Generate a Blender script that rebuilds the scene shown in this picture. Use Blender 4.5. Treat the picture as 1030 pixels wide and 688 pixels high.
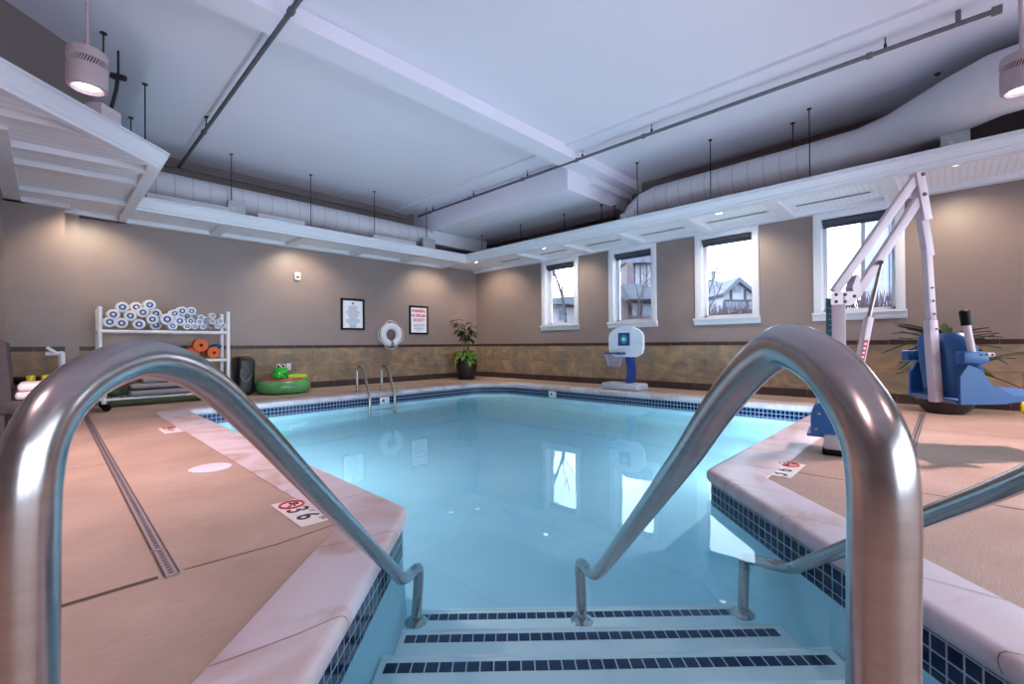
import bpy, bmesh, math, random
from mathutils import Vector, Matrix
random.seed(7)
for o in list(bpy.data.objects): bpy.data.objects.remove(o)
scene = bpy.context.scene
C = scene.collection
PI = math.pi

# ------------------------------------------------------------------ camera
F_PX, YAW, PITCH, ROLL = 451.9, math.radians(44.099), math.radians(0.312), math.radians(-0.4525)
def cam_axes():
    f = Vector((math.cos(YAW)*math.cos(PITCH), math.sin(YAW)*math.cos(PITCH), math.sin(PITCH)))
    r = Vector((math.sin(YAW), -math.cos(YAW), 0)); u = r.cross(f)
    c, s = math.cos(ROLL), math.sin(ROLL)
    return c*r + s*u, -s*r + c*u, f
cr, cu, cf = cam_axes()
cam_d = bpy.data.cameras.new('camera'); cam = bpy.data.objects.new('camera', cam_d); C.objects.link(cam)
cam_d.sensor_fit = 'HORIZONTAL'; cam_d.sensor_width = 36.0; cam_d.lens = 36.0*F_PX/1030.0
cam_d.clip_start = 0.02; cam_d.clip_end = 300
m = Matrix((cr, cu, -cf)).transposed().to_4x4(); m.translation = Vector((0, 0, 1.0))
cam.matrix_world = m
scene.camera = cam

# ------------------------------------------------------------------ exposure, world
vs = scene.view_settings
vs.view_transform = 'Standard'; vs.look = 'None'; vs.gamma = 1.0; vs.use_curve_mapping = False
vs.exposure = 0.45
SKY = 8.0
w = bpy.data.worlds.new('overcast_sky'); scene.world = w; w.use_nodes = True
nt = w.node_tree; nt.nodes.clear()
out = nt.nodes.new('ShaderNodeOutputWorld'); bg = nt.nodes.new('ShaderNodeBackground')
tc = nt.nodes.new('ShaderNodeTexCoord'); sep = nt.nodes.new('ShaderNodeSeparateXYZ'); rp = nt.nodes.new('ShaderNodeValToRGB')
rp.color_ramp.elements[0].position = 0.35; rp.color_ramp.elements[0].color = (0.62, 0.68, 0.80, 1)
rp.color_ramp.elements[1].position = 0.75; rp.color_ramp.elements[1].color = (0.80, 0.88, 1.0, 1)
mp = nt.nodes.new('ShaderNodeMath'); mp.operation = 'MULTIPLY_ADD'; mp.inputs[1].default_value = .5; mp.inputs[2].default_value = .5
nt.links.new(tc.outputs['Generated'], sep.inputs[0]); nt.links.new(sep.outputs['Z'], mp.inputs[0])
nt.links.new(mp.outputs[0], rp.inputs[0]); nt.links.new(rp.outputs[0], bg.inputs['Color'])
bg.inputs['Strength'].default_value = SKY; nt.links.new(bg.outputs[0], out.inputs[0])
scene.cycles.max_bounces = 10; scene.cycles.diffuse_bounces = 5; scene.cycles.glossy_bounces = 5
scene.cycles.transparent_max_bounces = 16; scene.cycles.sample_clamp_indirect = 6
scene.cycles.use_adaptive_sampling = False

# light strengths
P_HIGHBAY, P_DOWN, P_POOL = 520.0, 95.0, 36.0

# ------------------------------------------------------------------ materials
def lin(c):
    r = []
    for v in c[:3]:
        v = v/255.0
        r.append(v/12.92 if v <= .04045 else ((v+.055)/1.055)**2.4)
    return (r[0], r[1], r[2], 1)
MATS = {}
def mat(name, col, rough=.5, metal=0.0, spec=.5, noise=0.0, nscale=8.0, bump=0.0, bscale=60.0, emit=None, estr=0.0, stretch=None, coat=0.0):
    if name in MATS: return MATS[name]
    M = bpy.data.materials.new(name); M.use_nodes = True; MATS[name] = M
    n = M.node_tree.nodes; l = M.node_tree.links; b = n['Principled BSDF']
    c = lin(col); b.inputs['Base Color'].default_value = c
    b.inputs['Roughness'].default_value = rough; b.inputs['Metallic'].default_value = metal
    b.inputs['Specular IOR Level'].default_value = spec; b.inputs['Coat Weight'].default_value = coat
    if noise or bump:
        t = n.new('ShaderNodeTexCoord'); mpp = n.new('ShaderNodeMapping'); l.new(t.outputs['Object'], mpp.inputs[0])
        if stretch: mpp.inputs['Scale'].default_value = stretch
    if noise:
        nz = n.new('ShaderNodeTexNoise'); nz.inputs['Scale'].default_value = nscale; nz.inputs['Detail'].default_value = 5
        l.new(mpp.outputs[0], nz.inputs['Vector'])
        r = n.new('ShaderNodeValToRGB'); r.color_ramp.elements[0].position = .3; r.color_ramp.elements[1].position = .7
        r.color_ramp.elements[0].color = tuple(max(0, x*(1-noise)) for x in c[:3])+(1,)
        r.color_ramp.elements[1].color = tuple(min(1, x*(1+noise)) for x in c[:3])+(1,)
        l.new(nz.outputs['Fac'], r.inputs[0]); l.new(r.outputs[0], b.inputs['Base Color'])
    if bump:
        nb = n.new('ShaderNodeTexNoise'); nb.inputs['Scale'].default_value = bscale; nb.inputs['Detail'].default_value = 3
        l.new(mpp.outputs[0], nb.inputs['Vector'])
        bm_ = n.new('ShaderNodeBump'); bm_.inputs['Strength'].default_value = bump; bm_.inputs['Distance'].default_value = .01
        l.new(nb.outputs['Fac'], bm_.inputs['Height']); l.new(bm_.outputs[0], b.inputs['Normal'])
    if emit:
        b.inputs['Emission Color'].default_value = lin(emit); b.inputs['Emission Strength'].default_value = estr
    return M

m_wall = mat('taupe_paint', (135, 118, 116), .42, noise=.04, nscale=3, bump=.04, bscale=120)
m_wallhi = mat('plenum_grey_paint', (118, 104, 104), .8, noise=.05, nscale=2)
m_ceil = mat('white_ceiling_paint', (224, 218, 232), .85, noise=.015, nscale=.8)
m_white = mat('white_trim_paint', (214, 214, 224), .4, noise=.01, nscale=5)
m_duct = mat('painted_spiral_duct', (205, 203, 212), .55, noise=.03, nscale=3)
m_seam = mat('duct_seam_shadow', (176, 172, 186), .6)
m_steel = mat('brushed_steel', (176, 170, 170), .24, 1.0, noise=.08, nscale=14, stretch=(1, 1, 6))
m_steel_far = mat('dull_steel', (150, 140, 135), .33, 1.0, noise=.1, nscale=20)
m_galv = mat('galvanised_pipe', (112, 112, 120), .5, .6, noise=.15, nscale=25)
m_galvbox = mat('galvanised_sheet', (176, 182, 186), .5, .35, noise=.08, nscale=25)
m_darkmetal = mat('black_iron', (44, 44, 50), .6, .3)
m_black = mat('black_plastic', (12, 12, 15), .5, spec=.2)
m_plaster = mat('pool_plaster', (186, 224, 236), .7, noise=.035, nscale=2.2)
m_step = mat('white_step_plaster', (240, 245, 247), .7, noise=.02, nscale=4)
m_cop = mat('cast_coping', (198, 188, 194), .42, noise=.08, nscale=1.7, bump=.03, bscale=40, stretch=(1, 1, 1))
for nd in m_cop.node_tree.nodes:
    if nd.type == 'VALTORGB':
        nd.color_ramp.elements[0].color = lin((178, 152, 142)); nd.color_ramp.elements[1].color = lin((202, 192, 200)); nd.color_ramp.elements[0].position = .30; nd.color_ramp.elements[1].position = .52
    if nd.type == 'TEX_NOISE' and nd.inputs['Scale'].default_value < 10: nd.inputs['Distortion'].default_value = 1.5
m_joint = mat('sandy_joint', (150, 122, 106), .8)
m_blue = mat('blue_moulded_plastic', (40, 92, 150), .38, noise=.03, nscale=6)
m_blue2 = mat('navy_plastic', (20, 50, 120), .4)
m_powder = mat('white_powder_coat', (208, 192, 200), .35)
m_pvc = mat('white_pvc', (226, 224, 230), .35)
m_shade = mat('charcoal_shade_fabric', (62, 64, 80), .8, noise=.06, nscale=60)
m_leaf = mat('dark_leaf', (34, 56, 30), .45, noise=.3, nscale=10)
m_leaf2 = mat('bright_leaf', (78, 128, 36), .45, noise=.35, nscale=12)
m_stem = mat('plant_stem', (86, 84, 56), .7)
m_soil = mat('potting_soil', (46, 36, 28), .9, noise=.3, nscale=40)
m_wicker = mat('dark_wicker', (62, 54, 58), .6, noise=.35, nscale=70, bump=.5, bscale=90)
m_cush = mat('white_cushion', (214, 208, 210), .85, noise=.03, nscale=20)
m_bark = mat('tree_bark', (54, 46, 50), .9, noise=.2, nscale=20)
m_tag = mat('red_print', (196, 52, 40), .5)
m_ink = mat('black_print', (34, 32, 38), .5)
m_paper = mat('paper_white', (225, 226, 236), .6)

def nodes_of(name, rough=.6):
    M = bpy.data.materials.new(name); M.use_nodes = True
    return M, M.node_tree.nodes, M.node_tree.links, M.node_tree.nodes['Principled BSDF']

# deck concrete, brushed
m_deck, n, l, b = nodes_of('brushed_tan_concrete')
t = n.new('ShaderNodeTexCoord'); n1 = n.new('ShaderNodeTexNoise'); n1.inputs['Scale'].default_value = 1.3; n1.inputs['Detail'].default_value = 7
mp1 = n.new('ShaderNodeMapping'); mp1.inputs['Scale'].default_value = (1, 14, 1); mp1.inputs['Rotation'].default_value = (0, 0, .05)
n2 = n.new('ShaderNodeTexNoise'); n2.inputs['Scale'].default_value = 9; n2.inputs['Detail'].default_value = 4
l.new(t.outputs['Object'], n1.inputs['Vector']); l.new(t.outputs['Object'], mp1.inputs[0]); l.new(mp1.outputs[0], n2.inputs['Vector'])
r1 = n.new('ShaderNodeValToRGB'); r1.color_ramp.elements[0].position = .3; r1.color_ramp.elements[1].position = .72
r1.color_ramp.elements[0].color = lin((154, 130, 116)); r1.color_ramp.elements[1].color = lin((182, 156, 142))
mx = n.new('ShaderNodeMix'); mx.data_type = 'RGBA'; mx.blend_type = 'OVERLAY'; mx.inputs[0].default_value = .22
l.new(n1.outputs['Fac'], r1.inputs[0]); l.new(r1.outputs[0], mx.inputs[6]); l.new(n2.outputs['Fac'], mx.inputs[7]); l.new(mx.outputs[2], b.inputs['Base Color'])
bp = n.new('ShaderNodeBump'); bp.inputs['Strength'].default_value = .12; bp.inputs['Distance'].default_value = .01
l.new(n2.outputs['Fac'], bp.inputs['Height']); l.new(bp.outputs[0], b.inputs['Normal']); b.inputs['Roughness'].default_value = .62

def brick_mat(name, c1, c2, grout, bw, rh, mortar, offset=0.0, use_uv=True, rough=.35, slate=False, map_off=(0, 0, 0), swap=None, freq=2, bump=.3):
    M, n, l, b = nodes_of(name)
    t = n.new('ShaderNodeTexCoord')
    br = n.new('ShaderNodeTexBrick'); br.offset = offset; br.squash = 1.0; br.offset_frequency = freq
    br.inputs['Scale'].default_value = 1.0; br.inputs['Brick Width'].default_value = bw; br.inputs['Row Height'].default_value = rh
    br.inputs['Mortar Size'].default_value = mortar; br.inputs['Mortar Smooth'].default_value = .1; br.inputs['Bias'].default_value = 0
    br.inputs['Color1'].default_value = lin(c1); br.inputs['Color2'].default_value = lin(c2); br.inputs['Mortar'].default_value = lin(grout)
    mpn = n.new('ShaderNodeMapping'); mpn.inputs['Location'].default_value = map_off
    l.new(t.outputs['UV'], mpn.inputs[0]); l.new(mpn.outputs[0], br.inputs['Vector'])
    b.inputs['Roughness'].default_value = rough; b.inputs['Specular IOR Level'].default_value = .25
    if slate:
        nz = n.new('ShaderNodeTexNoise'); nz.inputs['Scale'].default_value = 2.3; nz.inputs['Detail'].default_value = 6; nz.inputs['Distortion'].default_value = 1.2
        mm = n.new('ShaderNodeMapping'); mm.inputs['Scale'].default_value = (1, 1.6, 1); mm.inputs['Rotation'].default_value = (0, 0, .7)
        l.new(t.outputs['UV'], mm.inputs[0]); l.new(mm.outputs[0], nz.inputs['Vector'])
        rr = n.new('ShaderNodeValToRGB'); e = rr.color_ramp.elements
        e[0].position = .3; e[0].color = lin((122, 110, 102)); e[1].position = .7; e[1].color = lin((172, 142, 108))
        e2 = rr.color_ramp.elements.new(.5); e2.color = lin((144, 124, 106))
        l.new(nz.outputs['Fac'], rr.inputs[0])
        mx = n.new('ShaderNodeMix'); mx.data_type = 'RGBA'; mx.blend_type = 'MULTIPLY'; mx.inputs[0].default_value = 1
        l.new(rr.outputs[0], mx.inputs[6]); l.new(br.outputs['Color'], mx.inputs[7])
        l.new(mx.outputs[2], b.inputs['Base Color'])
    else:
        l.new(br.outputs['Color'], b.inputs['Base Color'])
    bpn = n.new('ShaderNodeBump'); bpn.invert = True; bpn.inputs['Strength'].default_value = bump; bpn.inputs['Distance'].default_value = .004
    l.new(br.outputs['Fac'], bpn.inputs['Height']); l.new(bpn.outputs[0], b.inputs['Normal'])
    return M
m_slate = brick_mat('slate_field_tile', (255, 255, 255), (232, 230, 228), (205, 196, 186), .80, .401, .005, offset=.5, slate=True, map_off=(0, -.148, 0), rough=.5)
m_basetile = brick_mat('dark_base_tile', (72, 58, 58), (64, 51, 52), (100, 86, 80), .41, .2, .005, rough=.35, map_off=(0, .02, 0))
m_bordertile = brick_mat('dark_border_tile', (66, 48, 44), (58, 42, 40), (110, 94, 88), .41, .2, .005, rough=.35, map_off=(.1, -.9, 0))
m_pooltile = brick_mat('navy_waterline_tile', (10, 20, 52), (18, 32, 72), (160, 170, 190), .0635, .0635, .0038, rough=.12, map_off=(0, .10, 0))
m_steptile = brick_mat('navy_step_tile', (26, 42, 78), (34, 50, 88), (200, 212, 222), .0635, .2, .0035, rough=.3, map_off=(0, .1, 0))

# water: clear tinted surface with a fresnel mirror
m_water = bpy.data.materials.new('still_pool_water'); m_water.use_nodes = True
n = m_water.node_tree.nodes; l = m_water.node_tree.links; n.clear()
wo = n.new('ShaderNodeOutputMaterial'); wm = n.new('ShaderNodeMixShader'); wt = n.new('ShaderNodeBsdfTransparent'); wg = n.new('ShaderNodeBsdfGlossy')
wf = n.new('ShaderNodeFresnel'); wf.inputs['IOR'].default_value = 1.33; wg.inputs['Roughness'].default_value = .0
wt.inputs['Color'].default_value = (.745, .935, .972, 1); wg.inputs['Color'].default_value = (.8, .93, 1.0, 1)
wtc = n.new('ShaderNodeTexCoord'); wn = n.new('ShaderNodeTexNoise'); wn.inputs['Scale'].default_value = 1.6; wn.inputs['Detail'].default_value = 3
wb = n.new('ShaderNodeBump'); wb.inputs['Strength'].default_value = .06; wb.inputs['Distance'].default_value = .03
l.new(wtc.outputs['Object'], wn.inputs['Vector']); l.new(wn.outputs['Fac'], wb.inputs['Height'])
l.new(wb.outputs[0], wg.inputs['Normal'])
wmul = n.new('ShaderNodeMath'); wmul.operation = 'MULTIPLY'; wmul.inputs[1].default_value = .75
l.new(wf.outputs[0], wmul.inputs[0]); l.new(wmul.outputs[0], wm.inputs[0])
l.new(wt.outputs[0], wm.inputs[1]); l.new(wg.outputs[0], wm.inputs[2]); l.new(wm.outputs[0], wo.inputs[0])

# window glass
m_glass = bpy.data.materials.new('window_glass'); m_glass.use_nodes = True
n = m_glass.node_tree.nodes; l = m_glass.node_tree.links; n.clear()
wo = n.new('ShaderNodeOutputMaterial'); wm = n.new('ShaderNodeMixShader'); wt = n.new('ShaderNodeBsdfTransparent'); wg = n.new('ShaderNodeBsdfGlossy')
wf = n.new('ShaderNodeFresnel'); wf.inputs['IOR'].default_value = 1.45; wg.inputs['Roughness'].default_value = .0
wt.inputs['Color'].default_value = (.93, .96, .97, 1)
l.new(wf.outputs[0], wm.inputs[0]); l.new(wt.outputs[0], wm.inputs[1]); l.new(wg.outputs[0], wm.inputs[2]); l.new(wm.outputs[0], wo.inputs[0])

def emis(name, col, s):
    M = bpy.data.materials.new(name); M.use_nodes = True
    n = M.node_tree.nodes; n.clear(); e = n.new('ShaderNodeEmission'); o = n.new('ShaderNodeOutputMaterial')
    e.inputs[0].default_value = lin(col); e.inputs[1].default_value = s; M.node_tree.links.new(e.outputs[0], o.inputs[0])
    return M
m_lamp = emis('lamp_glow', (255, 236, 232), 6.0)
m_down = emis('downlight_glow', (255, 240, 225), 7.0)
m_addedlamp = emis('added_lamp_glow', (190, 235, 255), 6.0)  # glow of the added underwater lamps

# ------------------------------------------------------------------ mesh building
ORIG = {}
class MB:
    def __init__(s): s.bm = bmesh.new(); s.uv = None
    def face(s, pts):
        vs_ = [s.bm.verts.new(p) for p in pts]
        return s.bm.faces.new(vs_)
    def box(s, c, d, rz=0.0, bev=0.0, M=None, seg=2):
        g = bmesh.ops.create_cube(s.bm, size=1.0); v = g['verts']
        bmesh.ops.scale(s.bm, vec=d, verts=v)
        if bev:
            ed = list({e for x in v for e in x.link_edges})
            rb = bmesh.ops.bevel(s.bm, geom=ed, offset=bev, segments=seg, profile=.5, affect='EDGES', clamp_overlap=True)
            fs = set(rb['faces']) ; vv = set()
            # collect the whole island
            stack = [rb['verts'][0]] if rb['verts'] else []
            while stack:
                x = stack.pop()
                if x in vv: continue
                vv.add(x)
                for e in x.link_edges: stack.append(e.other_vert(x))
            v = list(vv)
        if M is not None: bmesh.ops.transform(s.bm, matrix=M, verts=v)
        else:
            bmesh.ops.transform(s.bm, matrix=Matrix.Translation(c) @ Matrix.Rotation(rz, 4, 'Z'), verts=v)
        return v
    def bar(s, p0, p1, wd, ht, bev=0.0, up=(0, 0, 1)):
        p0 = Vector(p0); p1 = Vector(p1); z = (p1-p0); L = z.length; z.normalize(); up = Vector(up)
        if abs(z.dot(up)) > .98: up = Vector((1, 0, 0))
        x = up.cross(z).normalized(); y = z.cross(x)
        M = Matrix((x, y, z)).transposed().to_4x4(); M.translation = (p0+p1)/2
        return s.box((0, 0, 0), (wd, ht, L), bev=bev, M=M)
    def tube(s, pts, r, seg=12, cap=True, closed=False):
        pts = [Vector(p) for p in pts]; N = len(pts)
        rs = r if isinstance(r, (list, tuple)) else [r]*N
        rings = []; prev = None
        for i, p in enumerate(pts):
            if closed: t = pts[(i+1) % N]-pts[i-1]
            elif i == 0: t = pts[1]-pts[0]
            elif i == N-1: t = pts[-1]-pts[-2]
            else: t = (pts[i+1]-p).normalized()+(p-pts[i-1]).normalized()
            t.normalize()
            if prev is None:
                a = Vector((0, 0, 1)) if abs(t.z) < .9 else Vector((1, 0, 0))
                x = a.cross(t).normalized()
            else:
                x = (prev - t*prev.dot(t)).normalized()
            prev = x; y = t.cross(x)
            rings.append([s.bm.verts.new(p+rs[i]*(math.cos(2*PI*k/seg)*x+math.sin(2*PI*k/seg)*y)) for k in range(seg)])
        rng = range(N) if closed else range(N-1)
        for i in rng:
            a = rings[i]; b_ = rings[(i+1) % N]
            for k in range(seg):
                s.bm.faces.new((a[k], a[(k+1) % seg], b_[(k+1) % seg], b_[k]))
        if cap and not closed:
            s.bm.faces.new(list(reversed(rings[0]))); s.bm.faces.new(rings[-1])
    def cyl(s, p0, p1, r0, r1=None, seg=20): s.tube([p0, p1], [r0, r0 if r1 is None else r1], seg)
    def lathe(s, prof, c, seg=28, axis=None, cap=True):
        c = Vector(c); ax = Vector(axis).normalized() if axis else Vector((0, 0, 1))
        a = Vector((1, 0, 0)) if abs(ax.x) < .9 else Vector((0, 1, 0))
        x = (a - ax*a.dot(ax)).normalized(); y = ax.cross(x)
        rings = []
        for r, z in prof:
            r = max(r, 1e-4)
            rings.append([s.bm.verts.new(c+ax*z+r*(math.cos(2*PI*k/seg)*x+math.sin(2*PI*k/seg)*y)) for k in range(seg)])
        for i in range(len(rings)-1):
            for k in range(seg):
                s.bm.faces.new((rings[i][k], rings[i][(k+1) % seg], rings[i+1][(k+1) % seg], rings[i+1][k]))
        if cap:
            s.bm.faces.new(list(reversed(rings[0]))); s.bm.faces.new(rings[-1])
    def ell(s, c, r, seg=16, M=None):
        g = bmesh.ops.create_uvsphere(s.bm, u_segments=seg, v_segments=max(6, seg*2//3), radius=1.0)
        bmesh.ops.scale(s.bm, vec=r, verts=g['verts'])
        if M is not None: bmesh.ops.transform(s.bm, matrix=M, verts=g['verts'])
        bmesh.ops.translate(s.bm, vec=c, verts=g['verts'])
    def prism(s, poly, ext):
        """poly: list of 3D points, ext: vector"""
        ext = Vector(ext); a = [s.bm.verts.new(p) for p in poly]; b_ = [s.bm.verts.new(Vector(p)+ext) for p in poly]
        s.bm.faces.new(a); s.bm.faces.new(list(reversed(b_))); N = len(poly)
        for i in range(N): s.bm.faces.new((a[i], b_[i], b_[(i+1) % N], a[(i+1) % N]))
    def leaf(s, p, d, L, wd, droop=.3, up=Vector((0, 0, 1)), n_=5):
        p = Vector(p); d = Vector(d).normalized(); side = d.cross(up)
        if side.length < .05: side = Vector((1, 0, 0))
        side.normalize(); rows = []
        for i in range(n_+1):
            t_ = i/n_; q = p + d*L*t_ - Vector((0, 0, 1))*droop*L*t_*t_
            ww = wd*math.sin(PI*min(1, .08+.92*t_))**.8*.5 + .0006
            rows.append((s.bm.verts.new(q-side*ww), s.bm.verts.new(q+Vector((0, 0, -.12*wd))), s.bm.verts.new(q+side*ww)))
        for i in range(n_):
            a, b_ = rows[i], rows[i+1]
            s.bm.faces.new((a[0], a[1], b_[1], b_[0])); s.bm.faces.new((a[1], a[2], b_[2], b_[1]))
    def build(s, name, material, parent=None, smooth=True, ang=40, recalc=True):
        o0 = Vector((0, 0, 0)); q = parent
        if parent is not None: o0 = ORIG[parent.name]
        if o0.length: bmesh.ops.translate(s.bm, vec=-o0, verts=s.bm.verts)
        if recalc: bmesh.ops.recalc_face_normals(s.bm, faces=s.bm.faces)
        me = bpy.data.meshes.new(name); s.bm.to_mesh(me); s.bm.free()
        ms = material if isinstance(material, (list, tuple)) else [material]
        for mm in ms: me.materials.append(mm)
        if smooth:
            for p in me.polygons: p.use_smooth = True
            me.set_sharp_from_angle(angle=math.radians(ang))
        o = bpy.data.objects.new(name, me); C.objects.link(o)
        if parent is not None: o.parent = parent
        ORIG[o.name] = o0
        return o
def tag(o, label=None, cat=None, group=None, kind=None):
    if label: o['label'] = label
    if cat: o['category'] = cat
    if group: o['group'] = group
    if kind: o['kind'] = kind
    return o
def thing(name, loc, label, cat, group=None):
    o = bpy.data.objects.new(name, None); C.objects.link(o); o.location = loc; o.empty_display_size = .1
    ORIG[o.name] = Vector(loc); tag(o, label, cat, group); return o
def struct(o): o['kind'] = 'structure'; return o
def copy_tree(o, parent=None, off=None, label=None):
    c = o.copy(); C.objects.link(c)
    if parent is not None: c.parent = parent
    ORIG[c.name] = ORIG[o.name].copy()
    if off is not None: c.location = o.location+Vector(off); ORIG[c.name] = Vector(c.location)
    if label: c['label'] = label
    for ch in [x for x in bpy.data.objects if x.parent == o]:
        if x_light(ch): pass
        copy_tree(ch, c)
    return c
def x_light(o): return False
def at(px, py, D):
    """world point seen at photo pixel (px,py) at distance D along the view axis: used to take positions off the plan"""
    return Vector((0, 0, 1)) + D*((px-515)/F_PX*cr - (py-344)/F_PX*cu + cf)
def text_mesh(name, s, size, M, material, parent, ext=.001, bold=0.0, align='CENTER'):
    cv = bpy.data.curves.new('t', 'FONT'); cv.body = s; cv.size = size; cv.extrude = ext; cv.offset = bold
    cv.align_x = align; cv.align_y = 'CENTER'; cv.resolution_u = 3
    to = bpy.data.objects.new('t', cv); C.objects.link(to)
    dg = bpy.context.evaluated_depsgraph_get(); me = bpy.data.meshes.new_from_object(to.evaluated_get(dg))
    bpy.data.objects.remove(to)
    me.transform(M)
    o0 = ORIG[parent.name] if parent else Vector((0, 0, 0)); me.transform(Matrix.Translation(-o0))
    me.materials.clear(); me.materials.append(material); me.name = name
    o = bpy.data.objects.new(name, me); C.objects.link(o); ORIG[o.name] = o0
    if parent: o.parent = parent
    return o
def frame(origin, x, y):
    x = Vector(x).normalized(); y = Vector(y).normalized(); z = x.cross(y)
    M = Matrix((x, y, z)).transposed().to_4x4(); M.translation = Vector(origin); return M

# ------------------------------------------------------------------ room measures
UB, VA = 9.56, 10.84           # window wall, poster wall
ZS, ZF, ZC, ZP = 3.27, 3.50, 4.70, 3.35  # soffit underside, fascia top, ceiling
FU, FV = 8.01, 9.54            # inner faces of the fascia
UW, VW = -4.5, -6.0            # walls behind the camera
ZW = -.165                     # water level
S2 = math.sqrt(.5)
def bay(s, X, z=0.0): return Vector((S2*(s+X), S2*(s-X), z))   # frame of the step bay

# ------------------------------------------------------------------ pool outline
def offset_poly(P, offs):
    N = len(P); L = []
    for i in range(N):
        a, b_ = P[i], P[(i+1) % N]; d = (b_-a).normalized(); nrm = Vector((d.y, -d.x))   # outward for CCW
        L.append((a+nrm*offs[i], d))
    R = []
    for i in range(N):
        p, d = L[i-1]; q, e = L[i]
        den = d.x*e.y-d.y*e.x
        t_ = ((q.x-p.x)*e.y-(q.y-p.y)*e.x)/den
        R.append(p+d*t_)
    return R
def round_poly(P, rad, seg=8):
    out_ = []; N = len(P)
    for i in range(N):
        p = P[i]; a = (P[i-1]-p).normalized(); b_ = (P[(i+1) % N]-p).normalized()
        ang = a.angle(b_); d = rad[i]/math.tan(ang/2); cdir = (a+b_).normalized(); cen = p+cdir*(rad[i]/math.sin(ang/2))
        s0 = p+a*d-cen; s1 = p+b_*d-cen
        a0 = math.atan2(s0.y, s0.x); a1 = math.atan2(s1.y, s1.x); da = (a1-a0+PI) % (2*PI)-PI
        for k in range(seg+1):
            q = a0+da*k/seg; out_.append(cen+rad[i]*Vector((math.cos(q), math.sin(q))))
    return out_
v2 = lambda x, y: Vector((x, y))
PF, PG, PH, PA_, PB, PC, PD, PE = (v2(.393, 1.233), v2(1.923, -.297), v2(3.60, 1.38), v2(8.2, 1.38), v2(8.2, 8.05), v2(7.62, 8.64), v2(1.54, 8.62), v2(1.54, 2.38))
POLY = [PF, PG, PH, PA_, PB, PC, PD, PE]
offs = [.34, .34, .42, .40, .40, .40, .42, .34]
inner = round_poly(POLY, [.06, .06, .10, .12, .5, .5, .16, .14])
outerP = offset_poly(POLY, offs)
outer = round_poly(outerP, [.06, .06, .05, .12, .6, .6, .5, .05])
tilel = round_poly(offset_poly(POLY, [.03]*8), [.06, .06, .09, .12, .5, .5, .16, .13])
NL = len(inner)

# ------------------------------------------------------------------ floor (deck) with the pool cut out
roomP = [v2(UW, VW), v2(UB, VW), v2(UB, VA), v2(-.47, VA), v2(-.47, 7.0), v2(UW, 2.97)]
bm = bmesh.new()
def loop_edges(bm, pts, z):
    vv = [bm.verts.new((p.x, p.y, z)) for p in pts]
    return [bm.edges.new((vv[i], vv[(i+1) % len(vv)])) for i in range(len(vv))]
e = loop_edges(bm, roomP, 0.0)+loop_edges(bm, outer, 0.0)
bmesh.ops.triangle_fill(bm, edges=e, use_beauty=True)
for f in bm.faces:
    if f.normal.z < 0: f.normal_flip()
me = bpy.data.meshes.new('floor'); bm.to_mesh(me); bm.free(); me.materials.append(m_deck)
o = bpy.data.objects.new('floor', me); C.objects.link(o); struct(o); ORIG['floor'] = Vector()

# coping ring, bullnosed towards the water
def ring_mesh(rings, closed_prof=False):
    mb = MB(); V = [[mb.bm.verts.new(p) for p in r] for r in rings]
    for i in range(len(V)-1):
        for k in range(len(V[i])):
            k2 = (k+1) % len(V[i]); mb.bm.faces.new((V[i][k], V[i][k2], V[i+1][k2], V[i+1][k]))
    return mb
prof = [('o', 0, -.03), ('o', 0, .006), ('o', .012, .012), ('m', .5, .012), ('i', .06, .012), ('i', .03, .009), ('i', .012, .0), ('i', .002, -.018), ('i', 0, -.04), ('i', .003, -.06), ('i', .014, -.078), ('i', .035, -.09), ('i', .09, -.095)]
def cop_point(k, kind, dd, z, lift=0.0):
    a = outer[k]; b_ = inner[k]; d = (b_-a); L = d.length; d = d/L
    if kind == 'o': q = a+d*dd
    elif kind == 'm': q = a+d*L*dd
    else: q = b_-d*(dd-lift)
    return Vector((q.x, q.y, z+(lift if z > -.05 else 0)))
rings = [[cop_point(k, kk, dd, z) for k in range(NL)] for kk, dd, z in prof]
mb = ring_mesh(rings); cop = mb.build('pool_coping', m_cop, ang=60); struct(cop)
# casting joints across the coping
mb = MB()
def joint(k, t_):
    k2 = (k+1) % NL
    pts = []
    for kk, dd, z in prof[2:10]:
        p = cop_point(k, kk, dd, z, .0015).lerp(cop_point(k2, kk, dd, z, .0015), t_)
        pts.append(p)
    # slightly curved like the cast joints
    nrm = (cop_point(k2, 'i', 0, 0)-cop_point(k, 'i', 0, 0)).normalized()
    fine = []
    for i in range(len(pts)-1):
        m_ = 5 if i < 2 else 1
        for q in range(m_): fine.append(pts[i].lerp(pts[i+1], q/m_))
    fine.append(pts[-1]); L = len(fine)
    for i in range(L-1):
        s0 = nrm*(.03*math.sin(PI*i/(L-1))); s1 = nrm*(.03*math.sin(PI*(i+1)/(L-1)))
        h = nrm*.003
        mb.face([fine[i]+s0-h, fine[i]+s0+h, fine[i+1]+s1+h, fine[i+1]+s1-h])
for corner in range(8):
    k = corner*9+8; a = inner[k]; b_ = inner[(k+1) % NL]; L = (b_-a).length; cnt = max(1, int(round(L/.62)))
    for q in range(cnt): joint(k, (q+.35)/cnt)
jj = mb.build('coping_joint', m_joint, cop, recalc=False, smooth=False)

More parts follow.
